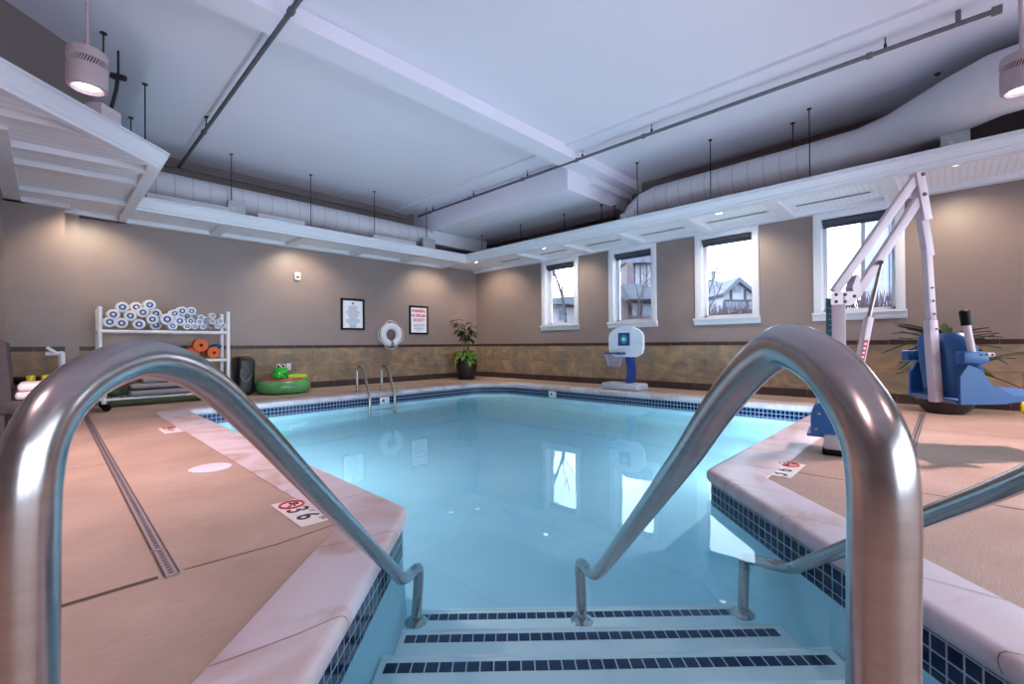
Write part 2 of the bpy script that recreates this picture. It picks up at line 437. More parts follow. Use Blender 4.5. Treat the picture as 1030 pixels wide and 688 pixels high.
# waterline tile band with uv along the loop
def band(name, loopA, zA, loopB, zB, material, parent=None, scale=1.0):
    bm = bmesh.new(); uv = bm.loops.layers.uv.new('UVMap'); N = len(loopA); acc = 0.0; cum = [0.0]
    for i in range(N): acc += (loopA[(i+1) % N]-loopA[i]).length; cum.append(acc)
    A = [bm.verts.new((p.x, p.y, zA)) for p in loopA]; B = [bm.verts.new((p.x, p.y, zB)) for p in loopB]
    for i in range(N):
        j = (i+1) % N; f = bm.faces.new((A[i], A[j], B[j], B[i]))
        for lp, (uu, vv) in zip(f.loops, ((cum[i], zA), (cum[i+1], zA), (cum[i+1], zB), (cum[i], zB))): lp[uv].uv = (uu*scale, vv)
    me = bpy.data.meshes.new(name); bm.to_mesh(me); bm.free(); me.materials.append(material)
    o = bpy.data.objects.new(name, me); C.objects.link(o); ORIG[o.name] = Vector()
    if parent: o.parent = parent
    return o
wl = band('waterline_tile', tilel, -.080, tilel, -.265, m_pooltile); struct(wl)
def floor_z(p):
    s = (p[0]+p[1])*S2; return max(-.94, min(-.42, -.94+(s-2.9)*.075))
# basin: wall, cove and floor
shrink = [offset_poly(POLY, [-a]*8) for a in (0.0, .05, .16)]
loops = [round_poly(q, [.06, .06, .10, .12, .5, .5, .16, .14]) for q in shrink]
rr_ = [[Vector((p.x, p.y, -.262)) for p in tilel], [Vector((p.x, p.y, -.275)) for p in tilel]]
for L_, h in zip(loops, (.14, .04, .0)):
    rr_.append([Vector((p.x, p.y, min(-.29, floor_z(p)+h))) for p in L_])
mb = ring_mesh(rr_)
mb.bm.verts.ensure_lookup_table()
last = mb.bm.verts[-NL:]
base_loop = list(mb.bm.verts)[-NL:]
edges = []
for i in range(NL):
    e_ = mb.bm.edges.get((base_loop[i], base_loop[(i+1) % NL])); edges.append(e_)
bmesh.ops.triangle_fill(mb.bm, edges=edges, use_beauty=True)
basin = mb.build('pool_basin', m_plaster, ang=35, smooth=False); struct(basin)

# steps in the bay
noses = [(1.37, -.235), (1.79, -.353), (2.18, -.493), (2.60, -.633), (3.03, -.773)]
prev_s = 1.15; ws = thing('pool_steps', bay(2, .5, -.9), 'pale blue plaster entry steps under water with navy tile nosings', 'steps')
ws['kind'] = 'structure'; del ws['label']; del ws['category']
XL, XR = -.60, 1.575
for i, (s_, z_) in enumerate(noses):
    mb = MB(); s0 = prev_s-.05
    # tread slab with a rounded nose and a curved lip
    P = [(s0, z_-.6), (s0, z_), (s_-.012, z_), (s_-.003, z_-.004), (s_, z_-.014), (s_, z_-.6)]
    mb.prism([bay(a, XL, b_) for a, b_ in P], bay(0, XR-XL, 0))
    mb.tube([bay(s_-.012, XL, z_-.006), bay(s_-.012, XR, z_-.006)], .013, seg=10)
    st = mb.build('step', m_step, ws, ang=50)
    # tile band
    bm = bmesh.new(); uv = bm.loops.layers.uv.new('UVMap'); zt = z_+.0025
    a0, a1 = XL+.03, XR-.05
    if i == 4: a0, a1 = XL+.02, XR-.10
    f = bm.faces.new([bm.verts.new(p-ORIG[ws.name]) for p in (bay(s_-.118, a0, zt), bay(s_-.118, a1, zt), bay(s_-.055, a1, zt), bay(s_-.055, a0, zt))])
    for lp, q in zip(f.loops, ((a0, 0), (a1, 0), (a1, .06), (a0, .06))): lp[uv].uv = q
    g = bmesh.ops.extrude_face_region(bm, geom=[f]); 
    bmesh.ops.translate(bm, vec=(0, 0, -.004), verts=[v_ for v_ in g['geom'] if isinstance(v_, bmesh.types.BMVert)])
    bmesh.ops.recalc_face_normals(bm, faces=bm.faces)
    me = bpy.data.meshes.new('nosing_tile'); bm.to_mesh(me); bm.free(); me.materials.append(m_steptile)
    o = bpy.data.objects.new('nosing_tile', me); C.objects.link(o); o.parent = st; ORIG[o.name] = ORIG[ws.name]
    prev_s = s_-.1

# water
bm = bmesh.new(); vv = [bm.verts.new((p.x, p.y, ZW)) for p in tilel]; f = bm.faces.new(vv)
if f.normal.z < 0: f.normal_flip()
me = bpy.data.meshes.new('pool_water'); bm.to_mesh(me); bm.free(); me.materials.append(m_water)
o = bpy.data.objects.new('pool_water', me); C.objects.link(o); tag(o, 'still clear cyan water filling the indoor pool', 'water', kind='stuff')

# ------------------------------------------------------------------ walls
def uvquad(bm, uvl, pts, uvs):
    f = bm.faces.new([bm.verts.new(p) for p in pts])
    for lp, q in zip(f.loops, uvs): lp[uvl].uv = q
def panel(name, p0, p1, z0, z1, nrm, th, material, parent=None):
    """slab on a wall between plan points p0,p1 with uv in metres"""
    bm = bmesh.new(); uvl = bm.loops.layers.uv.new('UVMap'); p0 = Vector((p0[0], p0[1], 0)); p1 = Vector((p1[0], p1[1], 0)); L = (p1-p0).length; N = Vector((nrm[0], nrm[1], 0))*th
    a, b_ = p0, p1
    def P(q, z): return Vector((q.x, q.y, z))
    uvquad(bm, uvl, [P(a+N, z0), P(b_+N, z0), P(b_+N, z1), P(a+N, z1)], [(0, z0), (L, z0), (L, z1), (0, z1)])
    uvquad(bm, uvl, [P(a+N, z1), P(b_+N, z1), P(b_, z1), P(a, z1)], [(0, z1), (L, z1), (L, z1), (0, z1)])
    uvquad(bm, uvl, [P(a, z0), P(b_, z0), P(b_+N, z0), P(a+N, z0)], [(0, z0), (L, z0), (L, z0), (0, z0)])
    uvquad(bm, uvl, [P(a, z0), P(a+N, z0), P(a+N, z1), P(a, z1)], [(0, z0), (0, z0), (0, z1), (0, z1)])
    uvquad(bm, uvl, [P(b_+N, z0), P(b_, z0), P(b_, z1), P(b_+N, z1)], [(L, z0), (L, z0), (L, z1), (L, z1)])
    bmesh.ops.recalc_face_normals(bm, faces=bm.faces)
    me = bpy.data.meshes.new(name); bm.to_mesh(me); bm.free(); me.materials.append(material)
    o = bpy.data.objects.new(name, me); C.objects.link(o); ORIG[o.name] = Vector()
    if parent: o.parent = parent
    return o
def wall_slab(name, boxes, material=m_wall):
    mb = MB()
    for (x0, x1, y0, y1, z0, z1) in boxes: mb.box(((x0+x1)/2, (y0+y1)/2, (z0+z1)/2), (x1-x0, y1-y0, z1-z0))
    o = mb.build(name, material, smooth=False); return struct(o)
# poster wall
wA = wall_slab('wall_far', [(-.9, UB+.3, VA, VA+.3, -.1, ZP+.02)])
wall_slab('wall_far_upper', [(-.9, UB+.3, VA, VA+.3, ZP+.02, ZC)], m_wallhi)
# window wall with openings
WV = [(8.08, 6.845), (5.935, 4.70), (3.83, 2.60), (1.71, .475), (-1.35, -2.58)]
boxes = []; zb, ztop = 1.50, 3.19
edges_v = [VA+.3]
cur = VA+.3
for hi, lo in WV:
    boxes.append((UB, UB+.32, hi-.07, cur, -.1, ZP+.02)); cur = lo+.07
    boxes.append((UB, UB+.32, lo+.07, hi-.07, -.1, zb)); boxes.append((UB, UB+.32, lo+.07, hi-.07, ztop, ZP+.02))
boxes.append((UB, UB+.32, VW-.3, cur, -.1, ZP+.02))
wall_slab('wall_right', boxes)
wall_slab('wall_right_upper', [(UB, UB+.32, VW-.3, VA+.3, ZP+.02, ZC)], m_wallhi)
# left walls
wall_slab('wall_left', [(-.9, -.47, 7.0, VA, -.1, ZP+.02), (-.47, .19, 10.36, VA, -.1, ZP+.02), (.19, .37, 10.70, VA, -.1, ZP+.02)])
mb = MB(); mb.prism([Vector((-.47, 7.0, -.1)), Vector((-.9, 7.2, -.1)), Vector((UW-.3, 3.3, -.1)), Vector((UW, 2.97, -.1))], (0, 0, ZC+.1)); struct(mb.build('wall_left_diagonal', m_wall, smooth=False))
# upper bulkhead behind the left soffit
mb = MB(); mb.prism([Vector((UW, 2.97, ZP+.03)), Vector((.40, 7.87, ZP+.03)), Vector((.40, VA, ZP+.03)), Vector((.1, VA, ZP+.03)), Vector((.1, 8.0, ZP+.03)), Vector((UW-.1, 3.3, ZP+.03))], (0, 0, ZC-ZP-.03))
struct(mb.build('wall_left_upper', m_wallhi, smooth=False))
# walls behind the camera; tall glazed openings added to bring daylight onto the ceiling
def glazed(name, fixed, a0, a1, axis, n_, z0=.35, z1=3.4):
    mb = MB(); gl = MB(); L = a1-a0; pitch = L/n_; pw = .25
    def B(m, b0, b1, za, zb_, t0=0.0, t1=.3):
        if axis == 'u': m.box(((b0+b1)/2, fixed-(t0+t1)/2, (za+zb_)/2), (b1-b0, t1-t0, zb_-za))
        else: m.box((fixed-(t0+t1)/2, (b0+b1)/2, (za+zb_)/2), (t1-t0, b1-b0, zb_-za))
    B(mb, a0, a1, -.1, z0); B(mb, a0, a1, z1, ZC)
    for i in range(n_+1):
        c = a0+i*pitch; B(mb, max(a0, c-pw/2), min(a1, c+pw/2), z0, z1)
    for i in range(n_):
        B(gl, a0+i*pitch+pw/2, a0+(i+1)*pitch-pw/2, z0, z1, .14, .15)
    o = mb.build(name, m_wall, smooth=False); struct(o)
    g = gl.build('glass_pane', m_glass, o, smooth=False); return o
glazed('wall_back', VW, UW, UB+.3, 'u', 5)
wall_slab('wall_back_left', [(UW-.3, UW, VW-.3, 2.97, -.1, ZC)])
# wainscot: dark base tile, slate field tile, thin dark border
def wains(nm, p0, p1, nrm):
    a = panel('baseboard_'+nm, p0, p1, 0.0, .148, nrm, .022, m_basetile); struct(a)
    b1 = panel('wainscot_'+nm, p0, p1, .148, .951, nrm, .018, m_slate); struct(b1)
    c = panel('trim_'+nm, p0, p1, .951, 1.022, nrm, .022, m_bordertile); struct(c)
wains('far', (.37, VA), (UB, VA), (0, -1))
wains('right', (UB, VA), (UB, VW), (-1, 0))
wains('left_pier', (-.47, 10.36), (.19, 10.36), (0, -1))
wains('left', (-.47, 7.0), (-.47, 10.36), (1, 0))

# ------------------------------------------------------------------ ceiling, beams, bulkhead box
mb = MB(); mb.box(((UW+UB)/2, (VW+VA)/2, ZC+.1), (UB-UW+.8, VA-VW+.8, .2)); struct(mb.build('ceiling', m_ceil, smooth=False))
mb = MB(); mb.box(((UW+UB)/2, 5.24, ZC-.09), (UB-UW, .40, .22)); struct(mb.build('ceiling_beam', m_ceil, smooth=False))
mb = MB(); mb.box((6.88, (5.04+VW)/2, ZC-.01), (.42, 5.04-VW, .08)); mb.box((6.80, (5.44+VA)/2, ZC-.01), (.42, VA-5.44, .08)); struct(mb.build('ceiling_cross_beam', m_ceil, smooth=False))
mb = MB(); mb.box(((7.22+UB)/2, (5.42+VA)/2, (4.10+ZC)/2), (UB-7.22, VA-5.42, ZC-4.10)); struct(mb.build('ceiling_bulkhead', m_ceil, smooth=False))
mb = MB(); mb.box(((7.95+UB)/2, 5.36, (4.36+ZC)/2), (UB-7.95, .12, ZC-4.36)); struct(mb.build('ceiling_bulkhead_ledge', m_ceil, smooth=False))

# ------------------------------------------------------------------ soffit with crown fascia and coffered beadboard underside
m_bead, n, l, b = nodes_of('white_beadboard')
t = n.new('ShaderNodeTexCoord'); wv = n.new('ShaderNodeTexWave'); wv.wave_type = 'BANDS'; wv.bands_direction = 'X'; wv.inputs['Scale'].default_value = 1.0
mpn = n.new('ShaderNodeMapping'); mpn.inputs['Scale'].default_value = (4.2, 1, 1); l.new(t.outputs['UV'], mpn.inputs[0]); l.new(mpn.outputs[0], wv.inputs['Vector'])
cr_ = n.new('ShaderNodeValToRGB'); cr_.color_ramp.elements[0].position = .0; cr_.color_ramp.elements[0].color = lin((212, 213, 222)); cr_.color_ramp.elements[1].position = .18; cr_.color_ramp.elements[1].color = lin((228, 229, 238))
l.new(wv.outputs['Fac'], cr_.inputs[0]); l.new(cr_.outputs[0], b.inputs['Base Color']); b.inputs['Roughness'].default_value = .45
bpn = n.new('ShaderNodeBump'); bpn.inputs['Strength'].default_value = .25; bpn.inputs['Distance'].default_value = .004; l.new(cr_.outputs[0], bpn.inputs['Height']); l.new(bpn.outputs[0], b.inputs['Normal'])
ZP = 3.35      # recessed panel height
FASC = [(.06, -.003), (0.0, -.003), (-.0, .035), (-.02, .05), (-.02, .075), (-.05, .12), (-.075, .16), (-.075, .19), (-.09, .19), (-.09, .215), (.03, .215)]
def fascia(mb, path):
    """path: plan points; profile grows to the left of travel (towards the pool)"""
    P = [v2(*p) for p in path]; N = len(P); rows = []
    for i in range(N):
        if i == 0: d = (P[1]-P[0]).normalized(); nn = v2(-d.y, d.x)
        elif i == N-1: d = (P[-1]-P[-2]).normalized(); nn = v2(-d.y, d.x)
        else:
            d0 = (P[i]-P[i-1]).normalized(); d1 = (P[i+1]-P[i]).normalized(); n0 = v2(-d0.y, d0.x); n1_ = v2(-d1.y, d1.x)
            nn = (n0+n1_); nn = nn/(nn.dot(n0))
        rows.append([mb.bm.verts.new((P[i].x+nn.x*(-a), P[i].y+nn.y*(-a), ZS+z)) for a, z in FASC])
    for i in range(N-1):
        for k in range(len(FASC)-1):
            mb.bm.faces.new((rows[i][k], rows[i+1][k], rows[i+1][k+1], rows[i][k+1]))
DK = 6.18      # v-u of the diagonal soffit edge
mb = MB()
fascia(mb, [(FU+.05, VW), (FU+.05, FV+.03), (1.0, FV+.03), (1.0, DK+1.0), (UW+.0, DK+UW)])
fa = mb.build('trim_soffit_fascia', m_white, smooth=False); struct(fa)
# under side: frame strips and ribs at ZS, beadboard panels at ZP
mb = MB(); th = .12
def strip(x0, x1, y0, y1, z0=ZS, z1=None):
    z1 = z1 or ZP+.02
    mb.box(((x0+x1)/2, (y0+y1)/2, (z0+z1)/2), (abs(x1-x0), abs(y1-y0), z1-z0), bev=.006, seg=1)
e0 = .13
strip(FU+.062, FU+.05+e0, VW, VA); strip(UB-e0, UB, VW, VA)              # along the window wall
strip(1.0, FU+.05, FV+.042, FV+.03+e0); strip(.19, FU+.05, VA-e0, VA)      # along the poster wall
for vv_ in (7.93, 6.45, 5.0, 3.53, 2.07, .60, -2.6, -4.6): strip(FU+.15, UB-.1, vv_-.10, vv_+.10, z0=ZS+.008)
for uu_ in (2.37, 3.83, 5.33, 6.77, 8.12): strip(uu_-.10, uu_+.10, FV+.12, VA-.1, z0=ZS+.008)
struct(mb.build('soffit_frame', m_white, ang=30))
bm = bmesh.new(); uvl = bm.loops.layers.uv.new('UVMap')
def bp_(x0, x1, y0, y1, along):
    pts = [(x0, y0), (x1, y0), (x1, y1), (x0, y1)]
    uvquad(bm, uvl, [Vector((a, b_, ZP)) for a, b_ in reversed(pts)], [((b_, a) if along == 'v' else (a, b_)) for a, b_ in reversed(pts)])
bp_(FU+.05, UB, VW, VA, 'v'); bp_(1.0, FU+.05, FV+.03, VA, 'u')
me = bpy.data.meshes.new('soffit_panel'); bm.to_mesh(me); bm.free(); me.materials.append(m_bead)
o = bpy.data.objects.new('soffit_panel', me); C.objects.link(o); struct(o); ORIG[o.name] = Vector()
# top of soffit (seen from water reflections and to stop light)
mb = MB(); mb.box(((FU+.06+UB)/2, (VW+VA)/2, ZF-.03), (UB-FU-.06, VA-VW, .03)); mb.box(((1.0+FU+.06)/2, (FV+.04+VA)/2, ZF-.03), (FU-.94, VA-FV-.04, .03))
mb.prism([Vector((.98, VA, ZF-.045)), Vector((.98, DK+1.0, ZF-.045)), Vector((UW, DK+UW+.05, ZF-.045)), Vector((UW, 2.97+.5, ZF-.045)), Vector((-.47, 7.2, ZF-.045)), Vector((-.47, VA, ZF-.045))], (0, 0, .03))
struct(mb.build('soffit_top', m_wallhi, smooth=False))
# left soffit: diagonal coffers running along u
mb = MB()
def strip3(poly, z0=ZS, z1=ZP+.02): mb.prism([Vector((a, b_, z0)) for a, b_ in poly], (0, 0, z1-z0))
strip3([(1.0-e0, VA), (.988, VA), (.988, DK+1.0+.02), (1.0-e0, DK+1.0-e0+.10)])                        # edge along v
dd = e0*math.sqrt(2)
strip3([(.985, DK+.985+.02), (1.0-e0-.01, DK+1.0-e0+.10), (UW, DK+UW+dd), (UW, DK+UW+.02)])
strip3([(-.47, 7.0), (-.47+.18, 7.0), (-.47+.18, 10.36), (-.47, 10.36)])                         # along wall left
strip3([(-.47, 10.36-.14), (.26, 10.36-.14), (.26, 10.36), (-.47, 10.36)])
strip3([(.19, 10.58), (.9, 10.62), (.9, VA), (.19, VA)])
for vv_, hw in ((9.50, .06), (8.2, .09), (7.5, .06)):
    strip3([(-.30, vv_+.12-hw), (.9, vv_-hw), (.9, vv_+hw), (-.30, vv_+.12+hw)], z0=ZS+.008)
strip3([(-1.4, 6.72), (.28, 6.58), (.36, 6.72), (-1.4, 6.88)], z0=ZS+.012)
struct(mb.build('soffit_frame_left', m_white, smooth=False))
bm = bmesh.new(); uvl = bm.loops.layers.uv.new('UVMap')
pts = [(1.0, VA), (1.0, DK+1.0), (UW, DK+UW), (UW, 3.2), (-.9, 7.4), (-.9, VA)]
uvquad(bm, uvl, [Vector((a, b_, ZP)) for a, b_ in pts], [(b_*.5, a) for a, b_ in pts])
me = bpy.data.meshes.new('soffit_panel_left'); bm.to_mesh(me); bm.free(); me.materials.append(m_bead)
o = bpy.data.objects.new('soffit_panel_left', me); C.objects.link(o); struct(o); ORIG[o.name] = Vector()

# ------------------------------------------------------------------ helpers on rays (to read positions off the plan)
def ray(px, py): return (px-515)/F_PX*cr - (py-344)/F_PX*cu + cf
def onz(px, py, z): d = ray(px, py); return Vector((0, 0, 1))+d*((z-1)/d.z)
def onv(px, py, v): d = ray(px, py); return Vector((0, 0, 1))+d*(v/d.y)
def onu(px, py, u): d = ray(px, py); return Vector((0, 0, 1))+d*(u/d.x)

# ------------------------------------------------------------------ windows
for i, (hi, lo) in enumerate(WV[:5]):
    cen = Vector((UB, (hi+lo)/2, 1.5)); W_ = thing('window_%d' % (4-i if i < 4 else 5), cen, None, None); W_['kind'] = 'structure'
    a, b_ = hi-.12, lo+.12
    mb = MB()
    for c in (hi-.06, lo+.06): mb.box((UB-.02, c, (1.50+ZS)/2), (.045, .12, ZS-1.50), bev=.008)
    mb.box((UB-.02, (hi+lo)/2, (ztop+ZS)/2), (.04, hi-lo-.2, ZS-ztop+.0), bev=.004)
    mb.build('casing', m_white, W_)
    mb = MB()
    mb.box((UB+.12, a+.03, (zb+ztop)/2), (.30, .06, ztop-zb)); mb.box((UB+.12, b_-.03, (zb+ztop)/2), (.30, .06, ztop-zb))
    mb.box((UB+.12, (a+b_)/2, ztop), (.30, a-b_+.12, .04)); mb.box((UB+.12, (a+b_)/2, zb+.005), (.30, a-b_+.12, .05))
    mb.build('jamb', m_white, W_, smooth=False)
    mb = MB(); y0, y1 = hi+.02, lo-.02
    P = [(.0, 1.375), (-.03, 1.375), (-.045, 1.40), (-.045, 1.43), (-.07, 1.47), (-.10, 1.485), (-.10, 1.515), (0, 1.515)]
    mb.prism([Vector((UB+x, y0, z)) for x, z in P], (0, y1-y0, 0)); mb.build('sill', m_white, W_, ang=30)
    mb = MB(); us = UB+.21; sw = .055
    mb.box((us, a-sw/2-.0, (zb+ztop)/2), (.05, sw, ztop-zb)); mb.box((us, b_+sw/2, (zb+ztop)/2), (.05, sw, ztop-zb))
    mb.box((us, (a+b_)/2, zb+.05), (.05, a-b_, .06)); mb.box((us, (a+b_)/2, ztop-.05), (.05, a-b_, .06))
    mb.build('sash', m_white, W_, smooth=False)
    mb = MB(); mb.box((us+.005, (a+b_)/2, (zb+ztop)/2), (.006, a-b_-.06, ztop-zb-.08)); mb.build('glass_pane', m_glass, W_, smooth=False)
    mb = MB(); mb.cyl((UB+.08, a-.01, 3.13), (UB+.08, b_+.01, 3.13), .05, seg=14); mb.box((UB+.105, (a+b_)/2, 3.085), (.006, a-b_-.02, .11)); mb.box((UB+.105, (a+b_)/2, 3.035), (.018, a-b_-.02, .022), bev=.004)
    mb.build('roller_shade', m_shade, W_)

# ------------------------------------------------------------------ outside
m_lawn = mat('winter_lawn', (90, 92, 86), .95, noise=.15, nscale=3)
m_h1 = mat('pale_siding', (124, 126, 138), .85, noise=.03, nscale=2)
m_h2 = mat('grey_panel', (92, 92, 102), .85, noise=.06, nscale=3)
m_roof = mat('slate_roof', (70, 76, 90), .9, noise=.1, nscale=4)
m_hb = mat('dark_timber_trim', (56, 56, 66), .8)
m_hbr = mat('red_brick', (76, 64, 72), .9, noise=.15, nscale=20)
m_twig = mat('dormant_red_twigs', (70, 56, 68), .9, noise=.2, nscale=20)
m_hg = mat('house_window_dark', (72, 84, 104), .3)
mb = MB(); mb.box((40, 0, .75), (60, 120, .2)); struct(mb.build('ground_outside', m_lawn, smooth=False))
def gable_house():
    D = 26.0; k = D/F_PX
    o = at(745, 316, D); o.z = .85
    H = thing('tudor_house', o, 'white gabled house with dark timber trim seen through the third window from the corner', 'house')
    R = Vector((cr.x, cr.y, 0)).normalized(); Fw = Vector((cf.x, cf.y, 0)).normalized()
    def P(px, py, dd=0.0): q = at(px, py, D)+Fw*dd; return q
    mb = MB(); mb.prism([P(727, 353), P(768, 353), P(768, 305), P(741.5, 283), P(727, 295)], Fw*4); mb.build('gable_wall', m_h1, H, smooth=False)
    mb = MB(); mb.prism([P(706, 353, 2), P(775, 353, 2), P(775, 291, 2), P(706, 291, 2)], Fw*5); mb.build('main_wall', m_h1, H, smooth=False)
    mb = MB(); mb.prism([P(700, 293, 1.8), P(716, 267, 4.5), P(738, 266, 4.5), P(780, 291, 1.8), P(780, 293, 1.8)], Fw*1.5)
    mb.prism([P(741.5, 279, -.3), P(724, 296, -.3), P(725.5, 298.5, -.3), P(741.5, 284, -.3), P(768, 305, -.3), P(770, 302, -.3)], Fw*3); mb.build('roof', m_roof, H, smooth=False)
    mb = MB()
    for a, b_ in (((729, 302), (767, 302)), ((735, 291), (735, 302)), ((749, 291), (749, 302)), ((751, 303), (751, 316)), ((728, 303), (728, 316))):
        p0, p1 = P(*a, -.05), P(*b_, -.05); mb.bar(p0, p1, .12, .06)
    mb.build('timber_trim', m_hb, H, smooth=False)
    for px in (731.5, 738, 744.5):
        mb = MB(); mb.prism([P(px-2.6, 311, -.04), P(px+2.6, 311, -.04), P(px+2.6, 303.5, -.04), P(px-2.6, 303.5, -.04)], Fw*.06); mb.build('house_window', m_hg, H, smooth=False)
    mb = MB(); mb.prism([P(738, 294, -.04), P(745, 294, -.04), P(745, 288, -.04), P(741.5, 285.5, -.04), P(738, 288, -.04)], Fw*.06); mb.build('attic_window', m_hg, H, smooth=False)
    mb = MB(); mb.prism([P(733, 276, 2.2), P(737, 276, 2.2), P(737, 266, 2.2), P(733, 266, 2.2)], Fw*.8); mb.build('chimney', m_h1, H, smooth=False)
gable_house()
def flat_house(name, label, D, walls, roofs, trims, wins):
    Fw = Vector((cf.x, cf.y, 0)).normalized()
    o = at(walls[0][0], walls[0][3], D); o.z = .85; H = thing(name, o, label, 'building')
    def quad(mb, x0, y0, x1, y1, dd, th): mb.prism([at(x0, y1, D)+Fw*dd, at(x1, y1, D)+Fw*dd, at(x1, y0, D)+Fw*dd, at(x0, y0, D)+Fw*dd], Fw*th)
    for (x0, y0, x1, y1, mt_, dd) in walls: mb = MB(); quad(mb, x0, y0, x1, y1, dd, 1.2); mb.build('wall_panel', mt_, H, smooth=False)
    for poly, dd, th_ in roofs: mb = MB(); mb.prism([at(x, y, D)+Fw*dd for x, y in poly], Fw*th_); mb.build('roof', m_roof, H, smooth=False)
    if trims:
        mb = MB()
        for x0, y0, x1, y1 in trims: quad(mb, x0, y0, x1, y1, -.06, .08)
        mb.build('batten', m_hb, H, smooth=False)
    for x0, y0, x1, y1 in wins: mb = MB(); quad(mb, x0, y0, x1, y1, -.05, .1); mb.build('house_window', m_hg, H, smooth=False)
flat_house('terrace_building', 'grey two storey building with brick pier through the second window from the corner', 22.0,
    [(632, 262, 675, 300, m_h1, .0), (628, 266, 634, 292, m_hbr, -.5), (626, 300, 675, 353, m_h2, .6), (620, 300, 631, 353, m_hbr, -.1)],
    [([(620, 289), (636, 289), (668, 297), (668, 303), (628, 303)], -1.2, 2), ([(624, 262), (668, 254), (675, 262), (675, 265), (626, 266)], -.4, 3)],
    [(638, 266, 638.7, 291), (644, 266, 644.7, 292), (650, 266, 650.7, 293), (655, 266, 655.7, 294)], [(636, 305, 641, 318), (646, 306, 656, 318)])
flat_house('garage_building', 'pale low building with a grey roof seen through the window nearest the corner', 24.0,
    [(552, 306, 590, 353, m_h1, 0), (552, 262, 562, 306, m_h1, 3)], [([(548, 302), (590, 298), (592, 303), (592, 307), (548, 307)], -.8, 3)], [(566, 307, 590, 309)], [(562, 312, 567, 322)])
flat_house('apartment_building', 'pale blue grey building at the edge of the rightmost window view', 20.0,
    [(889, 205, 935, 353, m_h1, 0)], [([(886, 197), (938, 180), (938, 204), (886, 204)], -.8, 2)], [(866, 205, 869, 345), (889, 250, 906, 252)], [(894, 222, 900, 300)])
def bare_tree(o, h, label, seed, r0=.06):
    rnd = random.Random(seed); T = thing('bare_tree', o, label, 'tree', None)
    mb = MB(); o = Vector(o)
    def br(p, d, L, r, lev):
        pts = [p]; q = p.copy(); dd = d.copy()
        for i in range(4):
            dd = (dd+Vector((rnd.uniform(-.12, .12), rnd.uniform(-.12, .12), rnd.uniform(-.02, .1)))).normalized(); q = q+dd*L/4; pts.append(q.copy())
        mb.tube(pts, [r, r*.9, r*.78, r*.66, r*.5], seg=5)
        if lev > 0:
            for k in range(4 if lev > 1 else 3):
                tt = pts[rnd.choice((2, 3, 4))]; a = rnd.uniform(0, 2*PI); nd = (dd+Vector((math.cos(a), math.sin(a), .2))*.75).normalized(); br(tt, nd, L*.62, r*.5, lev-1)
    br(o, Vector((0, 0, 1)), h*.5, r0, 3); mb.build('branches', m_bark, T)
p_ = at(570.5, 330, 17); bare_tree((p_.x, p_.y, .85), 5.4, 'bare young tree outside the window nearest the corner', 3, .075)
p_ = at(712, 330, 18); bare_tree((p_.x, p_.y, .85), 5.2, 'bare tree at left edge of the third window view', 8, .06)
p_ = at(645, 330, 16); bare_tree((p_.x, p_.y, .85), 4.6, 'bare tree outside the second window from the corner', 5, .035)
def hedge(px0, px1, D, h, label, n_, z0=.85):
    a = at(px0, 330, D); b_ = at(px1, 330, D); rnd = random.Random(int(px0)); mb = MB()
    for i in range(n_):
        q = a.lerp(b_, rnd.random()); q = Vector((q.x+rnd.uniform(-.25, .25), q.y+rnd.uniform(-.25, .25), z0))
        d = Vector((rnd.uniform(-.25, .25), rnd.uniform(-.25, .25), 1)); hh = h*rnd.uniform(.75, 1.1)
        mb.tube([q, q+d*hh*.5, q+d*hh+Vector((rnd.uniform(-.06, .06), 0, 0))], [.014, .011, .005], seg=4)
    T = mb.build('hedge', m_twig); tag(T, label, 'hedge')
hedge(706, 766, 14, 1.3, 'row of leafless reddish shrubs outside the third window', 420)
hedge(848, 925, 11.5, 1.35, 'row of leafless reddish shrubs outside the rightmost window', 420)
hedge(618, 662, 14, 1.0, 'row of leafless reddish shrubs outside the second window', 160)

# ------------------------------------------------------------------ ceiling services
def duct_rings(mb, pts, r, every=.22):
    for a, b_ in zip(pts[:-1], pts[1:]):
        a, b_ = Vector(a), Vector(b_); L = (b_-a).length; d = (b_-a)/L; k = 0.05
        while k < L: mb.tube([a+d*(k-.008), a+d*(k+.008)], r+.007, seg=28, cap=False); k += every
D_ = thing('spiral_duct', (4.5, 10.15, 3.6), 'long pale spiral duct running above the soffit on the poster wall', 'duct')
mb = MB(); mb.tube([(.45, 10.15, 3.89), (7.18, 10.15, 3.89)], .265, seg=28); mb.build('duct_tube', m_duct, D_)
mb = MB(); duct_rings(mb, [(.45, 10.15, 3.89), (7.15, 10.15, 3.89)], .265, .27); mb.build('seam', m_seam, D_)
mb = MB(); mb.box((8.16, 10.12, 3.91), (1.98, .46, .36), bev=.01); mb.build('square_end', m_duct, D_)
D_ = thing('fabric_duct', (8.85, 2.6, 3.7), 'large white round duct swelling and bending above the window wall', 'duct')
cp = [(8.92, 5.02, 3.70, .18), (8.90, 4.85, 3.82, .24), (8.87, 4.60, 3.93, .28), (8.86, 4.3, 3.98, .295), (8.85, 3.0, 3.99, .295), (8.85, 1.6, 4.0, .30), (8.83, .95, 4.01, .305), (8.72, .55, 4.03, .33), (8.50, .2, 4.06, .355), (8.2, -.15, 4.08, .365), (7.98, -.45, 4.09, .37), (7.92, -.8, 4.09, .37), (7.95, -1.6, 4.09, .37), (7.95, -5.9, 4.09, .37)]
mb = MB(); mb.tube([c[:3] for c in cp], [c[3] for c in cp], seg=32); mb.build('duct_tube', m_duct, D_, ang=60)
mb = MB(); duct_rings(mb, [(8.86, 4.3, 3.98), (8.85, 1.6, 3.995)], .297, .25); mb.build('seam', m_seam, D_)
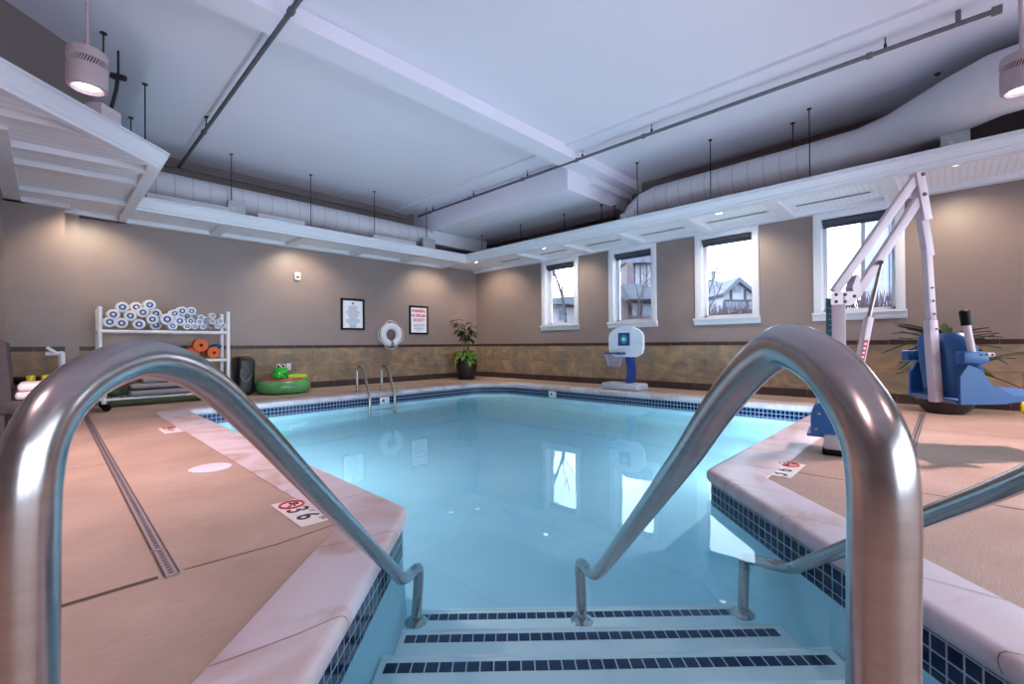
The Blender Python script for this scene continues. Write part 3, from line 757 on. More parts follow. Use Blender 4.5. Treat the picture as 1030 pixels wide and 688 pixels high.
def rod(p, z0, z1=ZC, r=.009, nm='hanger_rod', lab=None, grp='threaded hanger rods on the ceiling', mt_=m_darkmetal):
    mb = MB(); mb.cyl((p[0], p[1], z0), (p[0], p[1], z1), r, seg=8); mb.lathe([(.035, -.012), (.035, 0)], (p[0], p[1], z1), seg=12)
    if z1-z0 > .3: mb.cyl((p[0], p[1], z0+.02), (p[0], p[1], z0+.06), .02, seg=8)
    o = mb.build(nm, mt_); tag(o, lab or 'thin dark threaded rod hanging from the white ceiling', 'hanger rod', grp); return o
for u_ in (2.45, 3.95, 5.45, 6.95): rod((u_, 9.84), 3.48, lab='thin threaded rod dropping in front of the spiral duct on the poster wall', grp='rods in front of the spiral duct')
for u_, v_ in ((8.40, 3.07), (8.40, 4.53), (8.40, 1.54)): rod((u_, v_), 3.48, lab='thin threaded rod dropping in front of the round duct on the window wall', grp='rods in front of the round duct')
rod((8.75, 1.84), 4.31, lab='dark rod just left of the round duct seam above the fourth window')
rod((.95, 8.06), 3.48, lab='dark rod hanging above the left soffit corner, the longer one')
rod((.93, 9.40), 3.9, lab='dark short rod above the left soffit, nearest the duct end')
p_ = onz(104, 33, ZC); rod((p_.x, p_.y), 4.3, lab='dark rod hanging just right of the left pendant lamp')
p_ = onz(943, 74, ZC); rod((p_.x, p_.y), 4.66, lab='short black rod stub on the ceiling above the bend of the round duct')
for (px, py) in ((523.7, 226), (567.4, 215.5), (484.6, 237), (605, 206), (618, 207)):
    p_ = onz(px, py, 4.10); rod((p_.x, min(p_.y, 10.6)), 3.5, z1=4.10, lab='dark rod hanging below the ceiling bulkhead box', grp='rods under the ceiling bulkhead')
def sprinkler_pipe(label, a, b_, z, drops, r=.027, head=None):
    a, b_ = Vector((a[0], a[1], z)), Vector((b_[0], b_[1], z))
    T = thing('sprinkler_pipe', a.lerp(b_, .5), label, 'pipe')
    mb = MB(); mb.tube([a, b_], r, seg=12)
    d = (b_-a).normalized()
    mb.build('pipe_run', m_galv, T)
    for t_ in drops:
        p = a.lerp(b_, t_); mb = MB(); mb.tube([p-d*.03, p+d*.03], r+.012, seg=12); mb.build('coupling', m_galv, T)
    for t_ in drops:
        p = a.lerp(b_, t_)+d*.15; mb = MB(); mb.cyl((p.x, p.y, z), (p.x, p.y, ZC-.02), .008, seg=8); mb.box((p.x, p.y, z+.045), (.03, .03, .05)); mb.lathe([(.03, -.02), (.03, 0)], (p.x, p.y, ZC-.0), seg=10); mb.build('pipe_hanger', m_darkmetal, T)
    mb = MB(); mb.tube([b_-d*.05, b_+d*.03], r+.02, seg=12); mb.build('end_cap', m_galv, T)
    return T
sprinkler_pipe('long grey pipe crossing the left part of the ceiling towards the poster wall', (1.77, 10.7), (1.77, -5.0), 4.5, (.13, .37, .62, .86))
sprinkler_pipe('long grey pipe crossing the ceiling in front of the bulkhead, ending at right', (7.0, 10.3), (7.0, -.42), 4.5, (.05, .2, .36, .49, .62, .90))
p_ = Vector((7.0, -.1, 4.5))
mb = MB(); mb.cyl((7.0, -.12, 4.535), (7.0, -.12, ZC), .024, seg=12); o = mb.build('riser_pipe', m_galv); tag(o, 'short vertical grey pipe rising to the ceiling near the right pipe end', 'pipe')
# black pipe low along the wall under the bulkhead
T = thing('black_pipe', (9.2, 7.2, 3.6), 'thin black pipe with brackets along the window wall under the bulkhead', 'pipe')
mb = MB(); mb.tube([(9.3, 10.5, 3.97), (9.3, 5.3, 3.97)], .018, seg=8); mb.build('pipe_run', m_darkmetal, T)
for v_ in (5.6, 6.8, 8.4, 9.6): mb = MB(); mb.tube([(9.3, v_, 3.97), (9.3, v_, 3.5)], .02, seg=8); mb.build('drop', m_darkmetal, T)
# dark cable run along the walls just under the ceiling
mb = MB(); mb.tube([(.6, 10.72, 4.50), (6.9, 10.72, 4.50)], .022, seg=8); o = mb.build('conduit', m_galv); tag(o, 'thin grey conduit high on the poster wall above the duct', 'conduit')
def jbox(px0, py0, px1, py1, label, u=None, v=None):
    a = onu(px0, py1, u) if u else onv(px0, py1, v); b_ = onu(px1, py0, u) if u else onv(px1, py0, v)
    z0, z1 = ZF-.03, b_.z; mb = MB()
    T = thing('air_valve_box', (a+b_)/2, label, 'box')
    c = (a+b_)/2
    if u: mb.box((u+.05, c.y, (z0+z1)/2), (.09, abs(a.y-b_.y), z1-z0), bev=.006); mb.build('housing', m_galvbox, T); mb = MB(); mb.lathe([(.02, 0), (.02, .012)], (u+.006, a.y-.14*abs(a.y-b_.y)/.4, (z0+z1)/2), seg=10, axis=(-1, 0, 0))
    else: mb.box((c.x, v+.05, (z0+z1)/2), (abs(a.x-b_.x), .09, z1-z0), bev=.006); mb.build('housing', m_galvbox, T); mb = MB(); mb.lathe([(.02, 0), (.02, .012)], (a.x+.08, v+.008, (z0+z1)/2), seg=10, axis=(0, -1, 0))
    mb.build('knob', m_white, T)
jbox(229.5, 204, 247, 214, 'grey metal box on the soffit below the left half of the spiral duct', v=9.66)
jbox(426, 241, 438, 249, 'grey metal box on the soffit below the square duct end', v=9.66)
jbox(623.5, 212, 637, 221, 'grey metal box on the soffit at the far end of the round duct', u=8.2)
jbox(946, 129, 976, 149, 'large grey metal box on the soffit under the bend of the round duct', u=8.2)
for i, (x0, x1) in enumerate(((1.15, 2.35), (2.85, 3.75), (5.3, 6.5))):
    mb = MB(); mb.box(((x0+x1)/2, 9.72, 3.55), (x1-x0, .15, .13), bev=.01); o = mb.build('duct_liner', m_duct)
    tag(o, ['pale low duct board on the soffit, nearest the left soffit corner', 'pale low duct board on the soffit right of the first metal box', 'pale low duct board on the soffit left of the second metal box'][i], 'duct board')
# diffuser slots in the window wall soffit
for j, (a, b_) in enumerate(((9.06, 8.34), (7.60, 6.76), (6.16, 5.21), (4.73, 3.80), (3.33, 2.30), (1.84, .84), (-.0, -.0))):
    if a == b_: continue
    T = thing('slot_diffuser', (8.94, (a+b_)/2, ZP), ['linear slot vent in the soffit, the one nearest the room corner', 'linear slot vent in the soffit above the window nearest the corner', 'linear slot vent in the soffit between first and second windows', 'linear slot vent in the soffit left of the third window', 'linear slot vent in the soffit above the third window', 'linear slot vent in the soffit above the fourth window behind the lift'][j], 'vent')
    mb = MB(); mb.box((8.94, (a+b_)/2, ZP-.006), (.13, a-b_+.08, .012), bev=.002, seg=1); mb.build('vent_frame', m_white, T)
    mb = MB(); mb.box((8.94, (a+b_)/2, ZP-.014), (.07, a-b_, .006)); mb.build('vent_slot', mat('slot_shadow_grey', (96, 104, 120), .6), T, smooth=False)

# ------------------------------------------------------------------ lamps
def spot(parent, loc, energy, col, size, blend, rad, aim=None):
    L = bpy.data.lights.new('lamp_light', 'SPOT'); L.energy = energy; L.color = col; L.spot_size = math.radians(size); L.spot_blend = blend; L.shadow_soft_size = rad
    o = bpy.data.objects.new('lamp_light', L); C.objects.link(o); o.parent = parent; o.location = Vector(loc)-ORIG[parent.name]
    if aim: o.rotation_euler = (-Vector(aim)).to_track_quat('Z', 'Y').to_euler()
    return o
def downlight(u_, v_, label, z=ZP, e=P_DOWN, aim=(0, .55, -1)):
    T = thing('recessed_downlight', (u_, v_, z), label, 'ceiling light')
    mb = MB(); mb.lathe([(.085, 0), (.085, -.006), (.065, -.008), (.06, -.002)], (u_, v_, z), seg=20, cap=False); mb.build('trim_ring', m_white, T)
    mb = MB(); mb.lathe([(.0, -.003), (.062, -.003)], (u_, v_, z), seg=20, cap=False); mb.build('lens', m_down, T)
    spot(T, (u_, v_, z-.03), e, (1.0, .84, .60), 118, .75, .05, aim)
downlight(.52, 9.82, 'small glowing recessed downlight in the left soffit above the towel rack corner')
downlight(4.05, 9.90, 'small recessed downlight hidden in the soffit above the first framed notice')
downlight(7.75, 9.90, 'small recessed downlight in the soffit above the corner plant')
downlight(8.45, 9.6, 'small recessed downlight in the soffit at the room corner', aim=(.7, .1, -1))
downlight(8.43, 7.09, 'small glowing recessed downlight in the soffit beside the window nearest the corner', aim=(.55, 0, -1))
downlight(8.46, 2.95, 'small glowing recessed downlight in the soffit beside the third window', aim=(.55, 0, -1))
downlight(8.41, -.1, 'bright recessed downlight in the soffit at the far right', aim=(.55, 0, -1))
downlight(8.41, -3.2, 'recessed downlight in the soffit beyond the right picture edge', aim=(.55, 0, -1))
def highbay(p, label, e=P_HIGHBAY, zb_=3.30):
    u_, v_ = p; T = thing('pendant_lamp', (u_, v_, zb_), label, 'pendant lamp')
    m_hb_ = mat('pinkish_white_lamp_shell', (172, 152, 160), .4)
    mb = MB(); mb.lathe([(.108, .02), (.112, .0), (.128, -.0), (.139, .012), (.142, .04), (.142, .19)], (u_, v_, zb_), seg=36, cap=False)
    mb.lathe([(.142, .25), (.142, .315), (.134, .335), (.03, .345), (.0, .345)], (u_, v_, zb_), seg=36, cap=False); mb.lathe([(.142, .19), (.131, .19)], (u_, v_, zb_), seg=36, cap=False); mb.lathe([(.131, .25), (.142, .25)], (u_, v_, zb_), seg=36, cap=False)
    mb.build('lamp_shell', m_hb_, T)
    mb = MB(); mb.lathe([(.131, .19), (.131, .25)], (u_, v_, zb_), seg=36, cap=False); mb.build('vent_band', m_black, T)
    mb = MB()
    for k in range(44):
        a = 2*PI*k/44; a2 = a+.16
        mb.bar((u_+.136*math.cos(a), v_+.136*math.sin(a), zb_+.188), (u_+.136*math.cos(a2), v_+.136*math.sin(a2), zb_+.252), .007, .010)
    f_ = mb.build('cooling_fins', m_hb_, T, smooth=False)
    mb = MB(); mb.lathe([(.0, .05), (.085, .05), (.108, .02)], (u_, v_, zb_), seg=32, cap=False); mb.build('reflector', m_white, T)
    mb = MB(); mb.lathe([(.0, .024), (.08, .024)], (u_, v_, zb_), seg=32, cap=False); mb.build('lens', m_lamp, T)
    mb = MB(); mb.cyl((u_, v_, zb_+.34), (u_, v_, ZC), .014, seg=10); mb.lathe([(.06, -.03), (.06, 0)], (u_, v_, ZC), seg=20); mb.build('drop_rod', m_hb_, T)
    spot(T, (u_, v_, zb_-.01), e, (1.0, .68, .66), 118, .9, .07)
q = at(88, 90, 4.0); highbay((q.x, q.y), 'pinkish cylinder pendant lamp at upper left in front of the soffit')
q = at(1028, 95, 4.15); highbay((q.x, q.y), 'pinkish cylinder pendant lamp cut by the right picture edge')
highbay((-1.6, .2), 'added unseen cylinder pendant lamp behind the photographer, left', P_HIGHBAY*.35)  # two unseen pendants, added as fill over near deck and rails
highbay((1.2, -2.6), 'added unseen cylinder pendant lamp behind the photographer, right', P_HIGHBAY*.35)
# projector-like box above the left soffit
q = at(104, 106, 5.3); T = thing('ceiling_speaker_box', (q.x, q.y, 3.5), 'small pinkish white box on the soffit behind the left pendant lamp', 'box')
mb = MB(); mb.box((q.x, q.y, 3.66), (.28, .2, .34), rz=PI/4, bev=.02); mb.build('housing', m_powder, T)
mb = MB(); mb.box((q.x-.02, q.y-.05, 3.84), (.05, .05, .03)); mb.build('knob', m_white, T)
q1 = onz(118, 75, 4.3)
mb = MB(); mb.tube([at(119, 74, 5.6), at(117, 90, 5.6), at(110, 116, 5.6)], .02, seg=8); mb.bar(at(112, 76, 5.6), at(126, 79, 5.6), .05, .06); mb.tube([at(119, 74, 5.6), at(119, 74, 5.6)+Vector((0, 0, .35))], .012, seg=8)
o = mb.build('pipe_elbow', m_darkmetal); tag(o, 'black pipe fitting hanging behind the left pendant lamp', 'pipe')
# wire bracket at the far upper left
mb = MB(); mb.tube([at(-2, 28, 5.4), at(8, 31, 5.4), at(5, 62, 5.4)], .012, seg=8); mb.tube([at(8, 31, 5.4), at(26, 74, 5.4)], .012, seg=8)
o = mb.build('cable_bracket', m_galv); tag(o, 'thin grey cable bracket above the soffit at the upper left edge', 'bracket')
# added underwater lamps, hidden in the basin walls to brighten pool and ceiling
def added_poollamp(p, d, label, e=P_POOL):
    d = Vector(d).normalized(); T = thing('added_pool_lamp', p, label, 'added pool light'); p = Vector(p)
    mb = MB(); mb.lathe([(.15, 0), (.15, .02), (.12, .03)], p, seg=28, axis=d, cap=False); mb.build('lamp_ring', m_steel, T)
    mb = MB(); mb.lathe([(.0, .022), (.125, .022)], p, seg=28, axis=d, cap=False); mb.build('lens', m_addedlamp, T)
    L = bpy.data.lights.new('lamp_light', 'AREA'); L.shape = 'DISK'; L.size = .24; L.energy = e; L.color = (.80, .92, 1.0); L.spread = math.radians(170)
    o = bpy.data.objects.new('lamp_light', L); C.objects.link(o); o.parent = T
    dl = (d+Vector((0, 0, .9))).normalized(); o.rotation_euler = (-dl).to_track_quat('Z', 'Y').to_euler(); o.location = d*.06
added_poollamp((5.9, 1.40, -.42), (0, 1, .0), 'added round underwater lamp in the near pool wall below the lift')
added_poollamp((7.3, 1.40, -.42), (0, 1, .0), 'added round underwater lamp in the near pool wall at its far right end')
added_poollamp((1.56, 7.4, -.42), (1, 0, .0), 'added round underwater lamp in the left pool wall, the farther one')
added_poollamp((1.56, 5.6, -.42), (1, 0, .0), 'added round underwater lamp in the left pool wall, the nearer one')

# ------------------------------------------------------------------ stair handrails
def catmull(P, n_=6):
    P = [Vector(p) for p in P]; R = []
    for i in range(len(P)-1):
        p0 = P[max(0, i-1)]; p1 = P[i]; p2 = P[i+1]; p3 = P[min(len(P)-1, i+2)]
        # centripetal-like scaling keeps short spans calm
        L = (p2-p1).length; m1 = (p2-p0)*(L/max(1e-6, (p2-p0).length)); m2 = (p3-p1)*(L/max(1e-6, (p3-p1).length))
        for k in range(n_):
            t_ = k/n_; t2 = t_*t_; t3 = t2*t_
            R.append((2*t3-3*t2+1)*p1+(t3-2*t2+t_)*m1+(-2*t3+3*t2)*p2+(t3-t2)*m2)
    R.append(P[-1]); return R
def handrail(pts, foot, label):
    base = pts[0].copy(); base.z = 0
    T = thing('stair_handrail', base, label, 'handrail', None)
    path = catmull([base]+pts, 8)
    mb = MB(); mb.tube(path, .029, seg=28); mb.build('rail_tube', m_steel, T, ang=80)
    mb = MB(); mb.lathe([(.066, 0), (.066, .006), (.05, .02), (.03, .024)], foot, seg=24, cap=False); mb.build('foot_flange', m_steel, T)
    mb = MB(); mb.lathe([(.066, 0), (.066, .006), (.05, .02), (.03, .024)], base, seg=24, cap=False); mb.build('deck_flange', m_steel, T)
    return T
def Q(px, py, D): return at(px, py, D)
L_ = [Q(25, 700, .512), Q(26, 600, .512), Q(27, 520, .512), Q(30, 480, .515), Q(39, 440, .526), Q(61, 404, .551), Q(100, 374, .604), Q(150, 361, .687), Q(200, 378, .796), Q(250, 422, .947), Q(300, 475, 1.167), Q(350, 527.5, 1.52), Q(399, 577, 2.10), Q(404, 582, 2.24), Q(411, 579, 2.40), Q(418, 572.5, 2.56), Q(421, 573, 2.64), Q(421, 583, 2.65)]
ft = Q(418.5, 628, 2.65); ft.z = -.633; L_.append(ft+Vector((0, 0, .0)))
handrail(L_, ft, 'curved stainless handrail at the left edge of the picture, entering the steps at left')
M_ = [Q(887.5, 760, .437), Q(887.5, 600, .437), Q(887.5, 494, .437), Q(880, 445, .446), Q(858, 400, .475), Q(827, 364, .523), Q(785, 349, .605), Q(735, 394, .755), Q(690, 459, .969), Q(640, 526, 1.42), Q(604, 573, 2.08), Q(598, 577, 2.22), Q(591, 573, 2.38), Q(585.5, 567, 2.54), Q(583.5, 568.5, 2.63), Q(583.7, 580, 2.65)]
ft = Q(585.5, 627, 2.65); ft.z = -.633; M_.append(ft)
handrail(M_, ft, 'large curved stainless handrail right of centre, nearest the camera')
def DX(D, X, z): f2 = Vector((cf.x, cf.y, 0)).normalized(); r2 = Vector((cr.x, cr.y, 0)).normalized(); q = f2*D+r2*X; q.z = z; return q
R_ = [DX(.512, 1.31, .5), DX(.512, 1.31, .75), DX(.53, 1.31, .87), DX(.58, 1.31, .945), DX(.68, 1.31, .98), DX(.80, 1.31, .935), Q(1030, 481, 1.155), Q(925, 522, 1.47), Q(806, 568, 2.08), Q(797, 571, 2.22), Q(782, 569, 2.36), Q(757, 563, 2.56), Q(749, 563, 2.64), Q(748.5, 573, 2.65)]
ft = Q(747, 612, 2.65); ft.z = -.60; R_.append(ft)
handrail(R_, ft, 'stainless handrail coming in from the right edge behind the large one')

# ------------------------------------------------------------------ pool ladder at the far side
T = thing('pool_ladder', (4.8, 8.8, 0), 'pair of small curved steel grab rails of the pool ladder below the lifebuoy', 'ladder')
for u_ in (4.60, 5.18):
    mb = MB(); path = [(u_, 9.08, 0), (u_, 9.08, .40), (u_, 9.06, .50), (u_, 8.99, .565), (u_, 8.90, .56), (u_, 8.82, .48), (u_, 8.66, .18), (u_, 8.56, -.02), (u_, 8.54, -.14), (u_, 8.54, -.8)]
    mb.tube(catmull(path, 5), .028, seg=14); mb.build('grab_rail', m_steel_far, T)
    mb = MB(); mb.lathe([(.075, .0), (.075, .012), (.03, .02)], (u_, 9.08, .012), seg=18); mb.build('flange', m_steel_far, T)
for z_ in (-.36, -.62): mb = MB(); mb.box((4.89, 8.54, z_), (.58, .09, .03), bev=.008); mb.build('rung', m_white, T)

# ------------------------------------------------------------------ wall things
def framed(u0, u1, z0, z1, label, kind_):
    T = thing('framed_notice', ((u0+u1)/2, VA, (z0+z1)/2), label, 'sign'); w_ = .05; y = VA-.02
    mb = MB(); c = (u0+u1)/2; zc = (z0+z1)/2
    mb.box((c, y, z1-w_/2), (u1-u0, .035, w_), bev=.005); mb.box((c, y, z0+w_/2), (u1-u0, .035, w_), bev=.005)
    mb.box((u0+w_/2, y, zc), (w_, .035, z1-z0-.02), bev=.005); mb.box((u1-w_/2, y, zc), (w_, .035, z1-z0-.02), bev=.005); mb.build('frame', m_black, T)
    mb = MB(); mb.box((c, y+.008, zc), (u1-u0-.06, .012, z1-z0-.06)); sh = mb.build('sheet', m_paper, T, smooth=False)
    yf = y-.001; rnd = random.Random(4)
    if kind_ == 'rules':
        mb = MB(); mb.lathe([(.03, 0), (.03, .003)], (c, yf, z1-.12), seg=14, axis=(0, -1, 0))
        for i in range(21):
            zz = z1-.19-i*.0225; ww = (u1-u0-.2)*rnd.uniform(.45, .95)
            mb.box((c, yf, zz), (ww, .003, .007))
        for i in range(3): mb.box((c, yf, z0+.12-i*.025), (.16, .003, .012))
        mb.build('printed_lines', mat('grey_print', (110, 118, 140), .6), sh, smooth=False)
    else:
        M = frame((c, yf, 0), (1, 0, 0), (0, 0, 1))
        red = mat('crimson_print', (176, 40, 92), .5)
        for s_, zz, sz, wd in (('WARNING', z1-.15, .115, .47), ('NO LIFEGUARD', z1-.28, .105, .47), ('ON DUTY', z1-.41, .115, .40)):
            M = frame((c, yf, zz), (1, 0, 0), (0, 0, 1))
            o = text_mesh('red_lettering', s_, sz, Matrix.Identity(4), red, None, bold=.004)
            xs = [v_.co.x for v_ in o.data.vertices]; k = wd/(max(xs)-min(xs)); o.data.transform(Matrix.Diagonal((k, 1.1, 1, 1))); o.data.transform(M)
            o.data.transform(Matrix.Translation(-ORIG[sh.name])); o.parent = sh; ORIG[o.name] = ORIG[sh.name]
        mb = MB()
        for i, ww in enumerate((.36, .42, .30, .34, .22)): mb.box((c, yf, z1-.52-i*.042), (ww, .003, .014))
        mb.build('printed_lines', mat('grey_print', (110, 118, 140), .6), sh, smooth=False)
framed(5.06, 5.69, 1.40, 2.19, 'black framed white notice with fine grey lines, left of the lifebuoy', 'rules')
framed(7.04, 7.67, 1.31, 2.12, 'black framed sign with crimson capitals, right of the lifebuoy', 'warn')
T = thing('lifebuoy', (6.40, VA-.1, 1.28), 'white ring lifebuoy with grab rope hanging on the taupe wall', 'lifebuoy')
mb = MB(); N = 40; mb.tube([(6.40+.235*math.cos(2*PI*k/N), VA-.115, 1.28+.235*math.sin(2*PI*k/N)) for k in range(N)], .085, seg=16, closed=True); mb.build('ring', m_white, T)
mb = MB()
for q in range(4):
    a0 = PI/4+q*PI/2; pts = [(6.40+(.325+.055*math.sin(PI*k/8))*math.cos(a0+k*PI/16), VA-.12, 1.28+(.325+.055*math.sin(PI*k/8))*math.sin(a0+k*PI/16)) for k in range(9)]; mb.tube(pts, .010, seg=6)
mb.tube([(6.27, VA-.08, 1.56), (6.39, VA-.04, 1.70), (6.52, VA-.08, 1.56)], .010, seg=6)
mb.build('grab_rope', m_cush, T)
mb = MB(); mb.tube([(6.40+.235*math.cos(a), VA-.115, 1.28+.235*math.sin(a)) for a in (-PI/2-.16, -PI/2, -PI/2+.16)], .089, seg=16); mb.build('grey_band', mat('grey_band', (110, 106, 112), .6), T)
mb = MB(); mb.box((6.39, VA-.012, 1.72), (.03, .024, .06), bev=.004); mb.tube([(6.39, VA-.02, 1.70), (6.39, VA-.06, 1.695), (6.39, VA-.065, 1.72)], .007, seg=6); mb.build('wall_hook', m_steel_far, T)
T = thing('wall_sensor', (4.02, VA, 2.62), 'small white sensor box high on the taupe poster wall', 'sensor')
mb = MB(); mb.box((4.02, VA-.03, 2.62), (.13, .06, .18), bev=.015); mb.build('housing', m_white, T); mb = MB(); mb.box((4.02, VA-.062, 2.60), (.07, .006, .05), bev=.002); mb.build('sensor_window', m_ink, T)
T = thing('power_outlet', (3.82, VA-.02, .53), 'white wall outlet plate in the slate tile above the green float', 'outlet')
mb = MB(); mb.box((3.82, VA-.024, .53), (.105, .012, .16), bev=.004); mb.build('cover_plate', m_white, T)
mb = MB(); mb.box((3.82, VA-.031, .555), (.05, .004, .045)); mb.box((3.82, VA-.031, .50), (.05, .004, .045)); mb.build('socket', m_paper, T, smooth=False)

# ------------------------------------------------------------------ float ring with a green animal head
c = Vector((3.52, 10.27, 0)); T = thing('inflatable_ring', c, 'green inflatable swim ring with a green animal head lying on the deck by the wall', 'pool float')
m_g = mat('translucent_green_vinyl', (84, 154, 92), .25, noise=.25, nscale=2, coat=.5); m_g2 = mat('vivid_green_vinyl', (30, 170, 40), .25, coat=.5); m_r = mat('red_vinyl', (214, 40, 70), .3, coat=.4); m_y = mat('yellow_green_vinyl', (170, 200, 30), .3, coat=.4)
mb = MB(); N = 36
vv0 = len(mb.bm.verts); mb.tube([c+Vector((.40*math.cos(2*PI*k/N), .40*math.sin(2*PI*k/N), .145)) for k in range(N)], .145, seg=18, closed=True); mb.build('ring', m_g, T)
mb = MB(); mb.tube([c+Vector((.36*math.cos(a), .36*math.sin(a), .275)) for a in [PI*.85+PI*1.0*k/16 for k in range(17)]], [.05]*17, seg=10); mb.build('red_collar', m_r, T)
mb = MB(); mb.tube([c+Vector((.02, -.2, .33)), c+Vector((.2, -.2, .34)), c+Vector((.38, -.16, .33)), c+Vector((.46, .0, .30))], [.06, .075, .06, .03], seg=12); mb.build('tail', m_y, T)
for k in range(4): mb = MB(); mb.ell(c+Vector((.02+.11*k, -.2+.02*k, .40-.012*k)), (.04, .03, .04), 10); mb.build('back_bump', m_g2, T)
hd = c+Vector((-.12, -.22, .46))
mb = MB(); mb.ell(hd, (.15, .14, .13), 18); mb.ell(hd+Vector((-.07, -.05, -.07)), (.13, .12, .08), 14); mb.ell(hd+Vector((.02, .02, -.12)), (.13, .12, .11), 14); mb.build('head', m_g2, T)
for s_ in (-.055, .055):
    e_ = hd+Vector((s_*.8-.01, -.03+s_*-.2, .12)); mb = MB(); mb.ell(e_, (.045, .045, .05), 12); ey = mb.build('eye', m_white, T); mb = MB(); mb.ell(e_+Vector((-.012, -.03, .0)), (.026, .022, .034), 10); mb.build('pupil', m_black, ey)

# ------------------------------------------------------------------ pool basketball hoop
T = thing('pool_basketball_hoop', (8.62, 5.02, 0), 'poolside basketball hoop with white backboard on curved blue post', 'basketball hoop')
m_grey = mat('pale_grey_plastic', (176, 178, 190), .5)
mb = MB(); mb.box((8.62, 5.0, .085), (.46, .90, .15), bev=.05, seg=3); mb.build('base', m_grey, T)
mb = MB(); pth = catmull([(8.60, 4.86, .14), (8.60, 4.81, .42), (8.56, 4.82, .66), (8.50, 4.84, .86)], 5)
for i in range(len(pth)-1): mb.bar(pth[i], pth[i+1]+(pth[i+1]-pth[i])*.1, .13, .16, up=(1, 0, 0))
mb.build('post', m_blue2, T)
ub = 8.40; yc = 4.84; prof_ = []
W2 = .40
prof_ = [(-W2*.62, .72), (W2*.62, .72), (W2*.92, .80), (W2, .90), (W2, 1.12)]
for k in range(9): a = PI*k/8; prof_.append((W2*math.cos(a)*1.0 if k else W2, 1.14+.22*math.sin(a)))
prof_ += [(-W2, 1.12), (-W2, .90), (-W2*.92, .80)]
mb = MB(); mb.prism([Vector((ub, yc+a, b_)) for a, b_ in prof_], (.07, 0, 0)); bd = mb.build('backboard', m_white, T, ang=35)
mb = MB(); mb.box((ub-.004, yc+.03, 1.09), (.008, .27, .27)); sq = mb.build('target_square', m_blue2, bd, smooth=False)
mb = MB(); pts = []
for k in range(24): rr = .105 if k % 2 == 0 else .07; a = 2*PI*k/24; pts.append(Vector((ub-.012, yc+.03+rr*math.cos(a), 1.09+rr*math.sin(a))))
mb.prism(pts, (.006, 0, 0)); mb.build('starburst', mat('teal_print', (30, 150, 150), .5), sq, smooth=False)
mb = MB(); mb.lathe([(.0, 0), (.035, 0), (.035, .004), (0, .004)], (ub-.016, yc+.03, 1.09), seg=16, axis=(1, 0, 0)); mb.build('starburst_centre', mat('pale_green_print', (190, 230, 200), .5), sq, smooth=False)
hc = Vector((ub-.24, yc+.13, .80)); mb = MB(); N = 28
mb.tube([hc+Vector((.19*math.cos(2*PI*k/N), .19*math.sin(2*PI*k/N), 0)) for k in range(N)], .014, seg=8, closed=True); mb.box((ub-.03, yc+.10, .79), (.08, .2, .05), bev=.005); mb.build('rim', m_blue2, T)
mb = MB()
for k in range(14):
    a = 2*PI*k/14
    for s_ in (1, -1):
        pts = [hc+Vector((r_*math.cos(a+s_*t_), r_*math.sin(a+s_*t_), -z_)) for r_, t_, z_ in ((.19, 0, 0), (.165, .22, .09), (.14, .45, .18), (.125, .6, .27))]
        mb.tube(pts, .0035, seg=4)
mb.build('net', mat('lilac_net_cord', (150, 150, 190), .8), T)

# ------------------------------------------------------------------ plants
T = thing('potted_corner_plant', (8.50, 10.12, 0), 'leafy green plant in a round dark pot in the room corner', 'plant')
pc = Vector((8.52, 10.12, 0))
mb = MB(); mb.lathe([(.22, 0), (.27, .10), (.31, .42), (.325, .60), (.29, .60), (.27, .50)], pc, seg=28); mb.build('pot', mat('dark_glazed_pot', (36, 28, 36), .35), T)
mb = MB(); mb.lathe([(.0, .53), (.28, .53)], pc, seg=20, cap=False); mb.build('soil', m_soil, T)
rnd = random.Random(11); mb = MB(); ms = MB()
for i in range(7):
    a = rnd.uniform(0, 2*PI); top = pc+Vector((rnd.uniform(-.42, .22), rnd.uniform(-.25, .2), rnd.uniform(1.35, 1.85)))
    st = catmull([pc+Vector((.05*math.cos(a), .05*math.sin(a), .5)), pc.lerp(top, .6)+Vector((0, 0, .25)), top], 4); ms.tube(st, .008, seg=5)
    for k in range(13):
        q = st[rnd.randrange(5, len(st))]; a2 = rnd.uniform(0, 2*PI); mb.leaf(q, (math.cos(a2), math.sin(a2), rnd.uniform(-.2, .5)), rnd.uniform(.18, .28), .09, .5)
mb.build('upper_leaves', m_leaf, T); ms.build('stems', m_stem, T)
mb = MB()
for i in range(170):
    a = rnd.uniform(0, 2*PI); r_ = rnd.uniform(.0, .30); q = pc+Vector((-.10+r_*math.cos(a), -.08+r_*math.sin(a), rnd.uniform(.52, .82)))
    mb.leaf(q, (math.cos(a)-.2, math.sin(a)-.2, rnd.uniform(-.3, .9)), rnd.uniform(.12, .24), .06, .7)
mb.build('lower_leaves', m_leaf2, T)
pc = Vector((8.70, .03, 0)); T = thing('potted_spiky_plant', pc, 'spiky long leaved plant in a low dark pot behind the blue lift seat', 'plant')
mb = MB(); mb.lathe([(.20, 0), (.27, .08), (.34, .24), (.36, .30), (.33, .30), (.31, .26)], pc, seg=28); mb.build('pot', mat('black_pot', (26, 22, 26), .35), T)
mb = MB(); mb.lathe([(.0, .26), (.31, .26)], pc, seg=20, cap=False); mb.build('soil', m_soil, T)
mb = MB(); mb.tube(catmull([pc+Vector((0, 0, .25)), pc+Vector((.03, .02, .6)), pc+Vector((0, 0, 1.0))], 4), .035, seg=10); mb.tube(catmull([pc+Vector((.08, -.1, .25)), pc+Vector((.1, -.16, .45)), pc+Vector((.06, -.18, .6))], 4), .03, seg=10); mb.build('trunk', m_stem, T)
mb = MB(); rnd = random.Random(5)
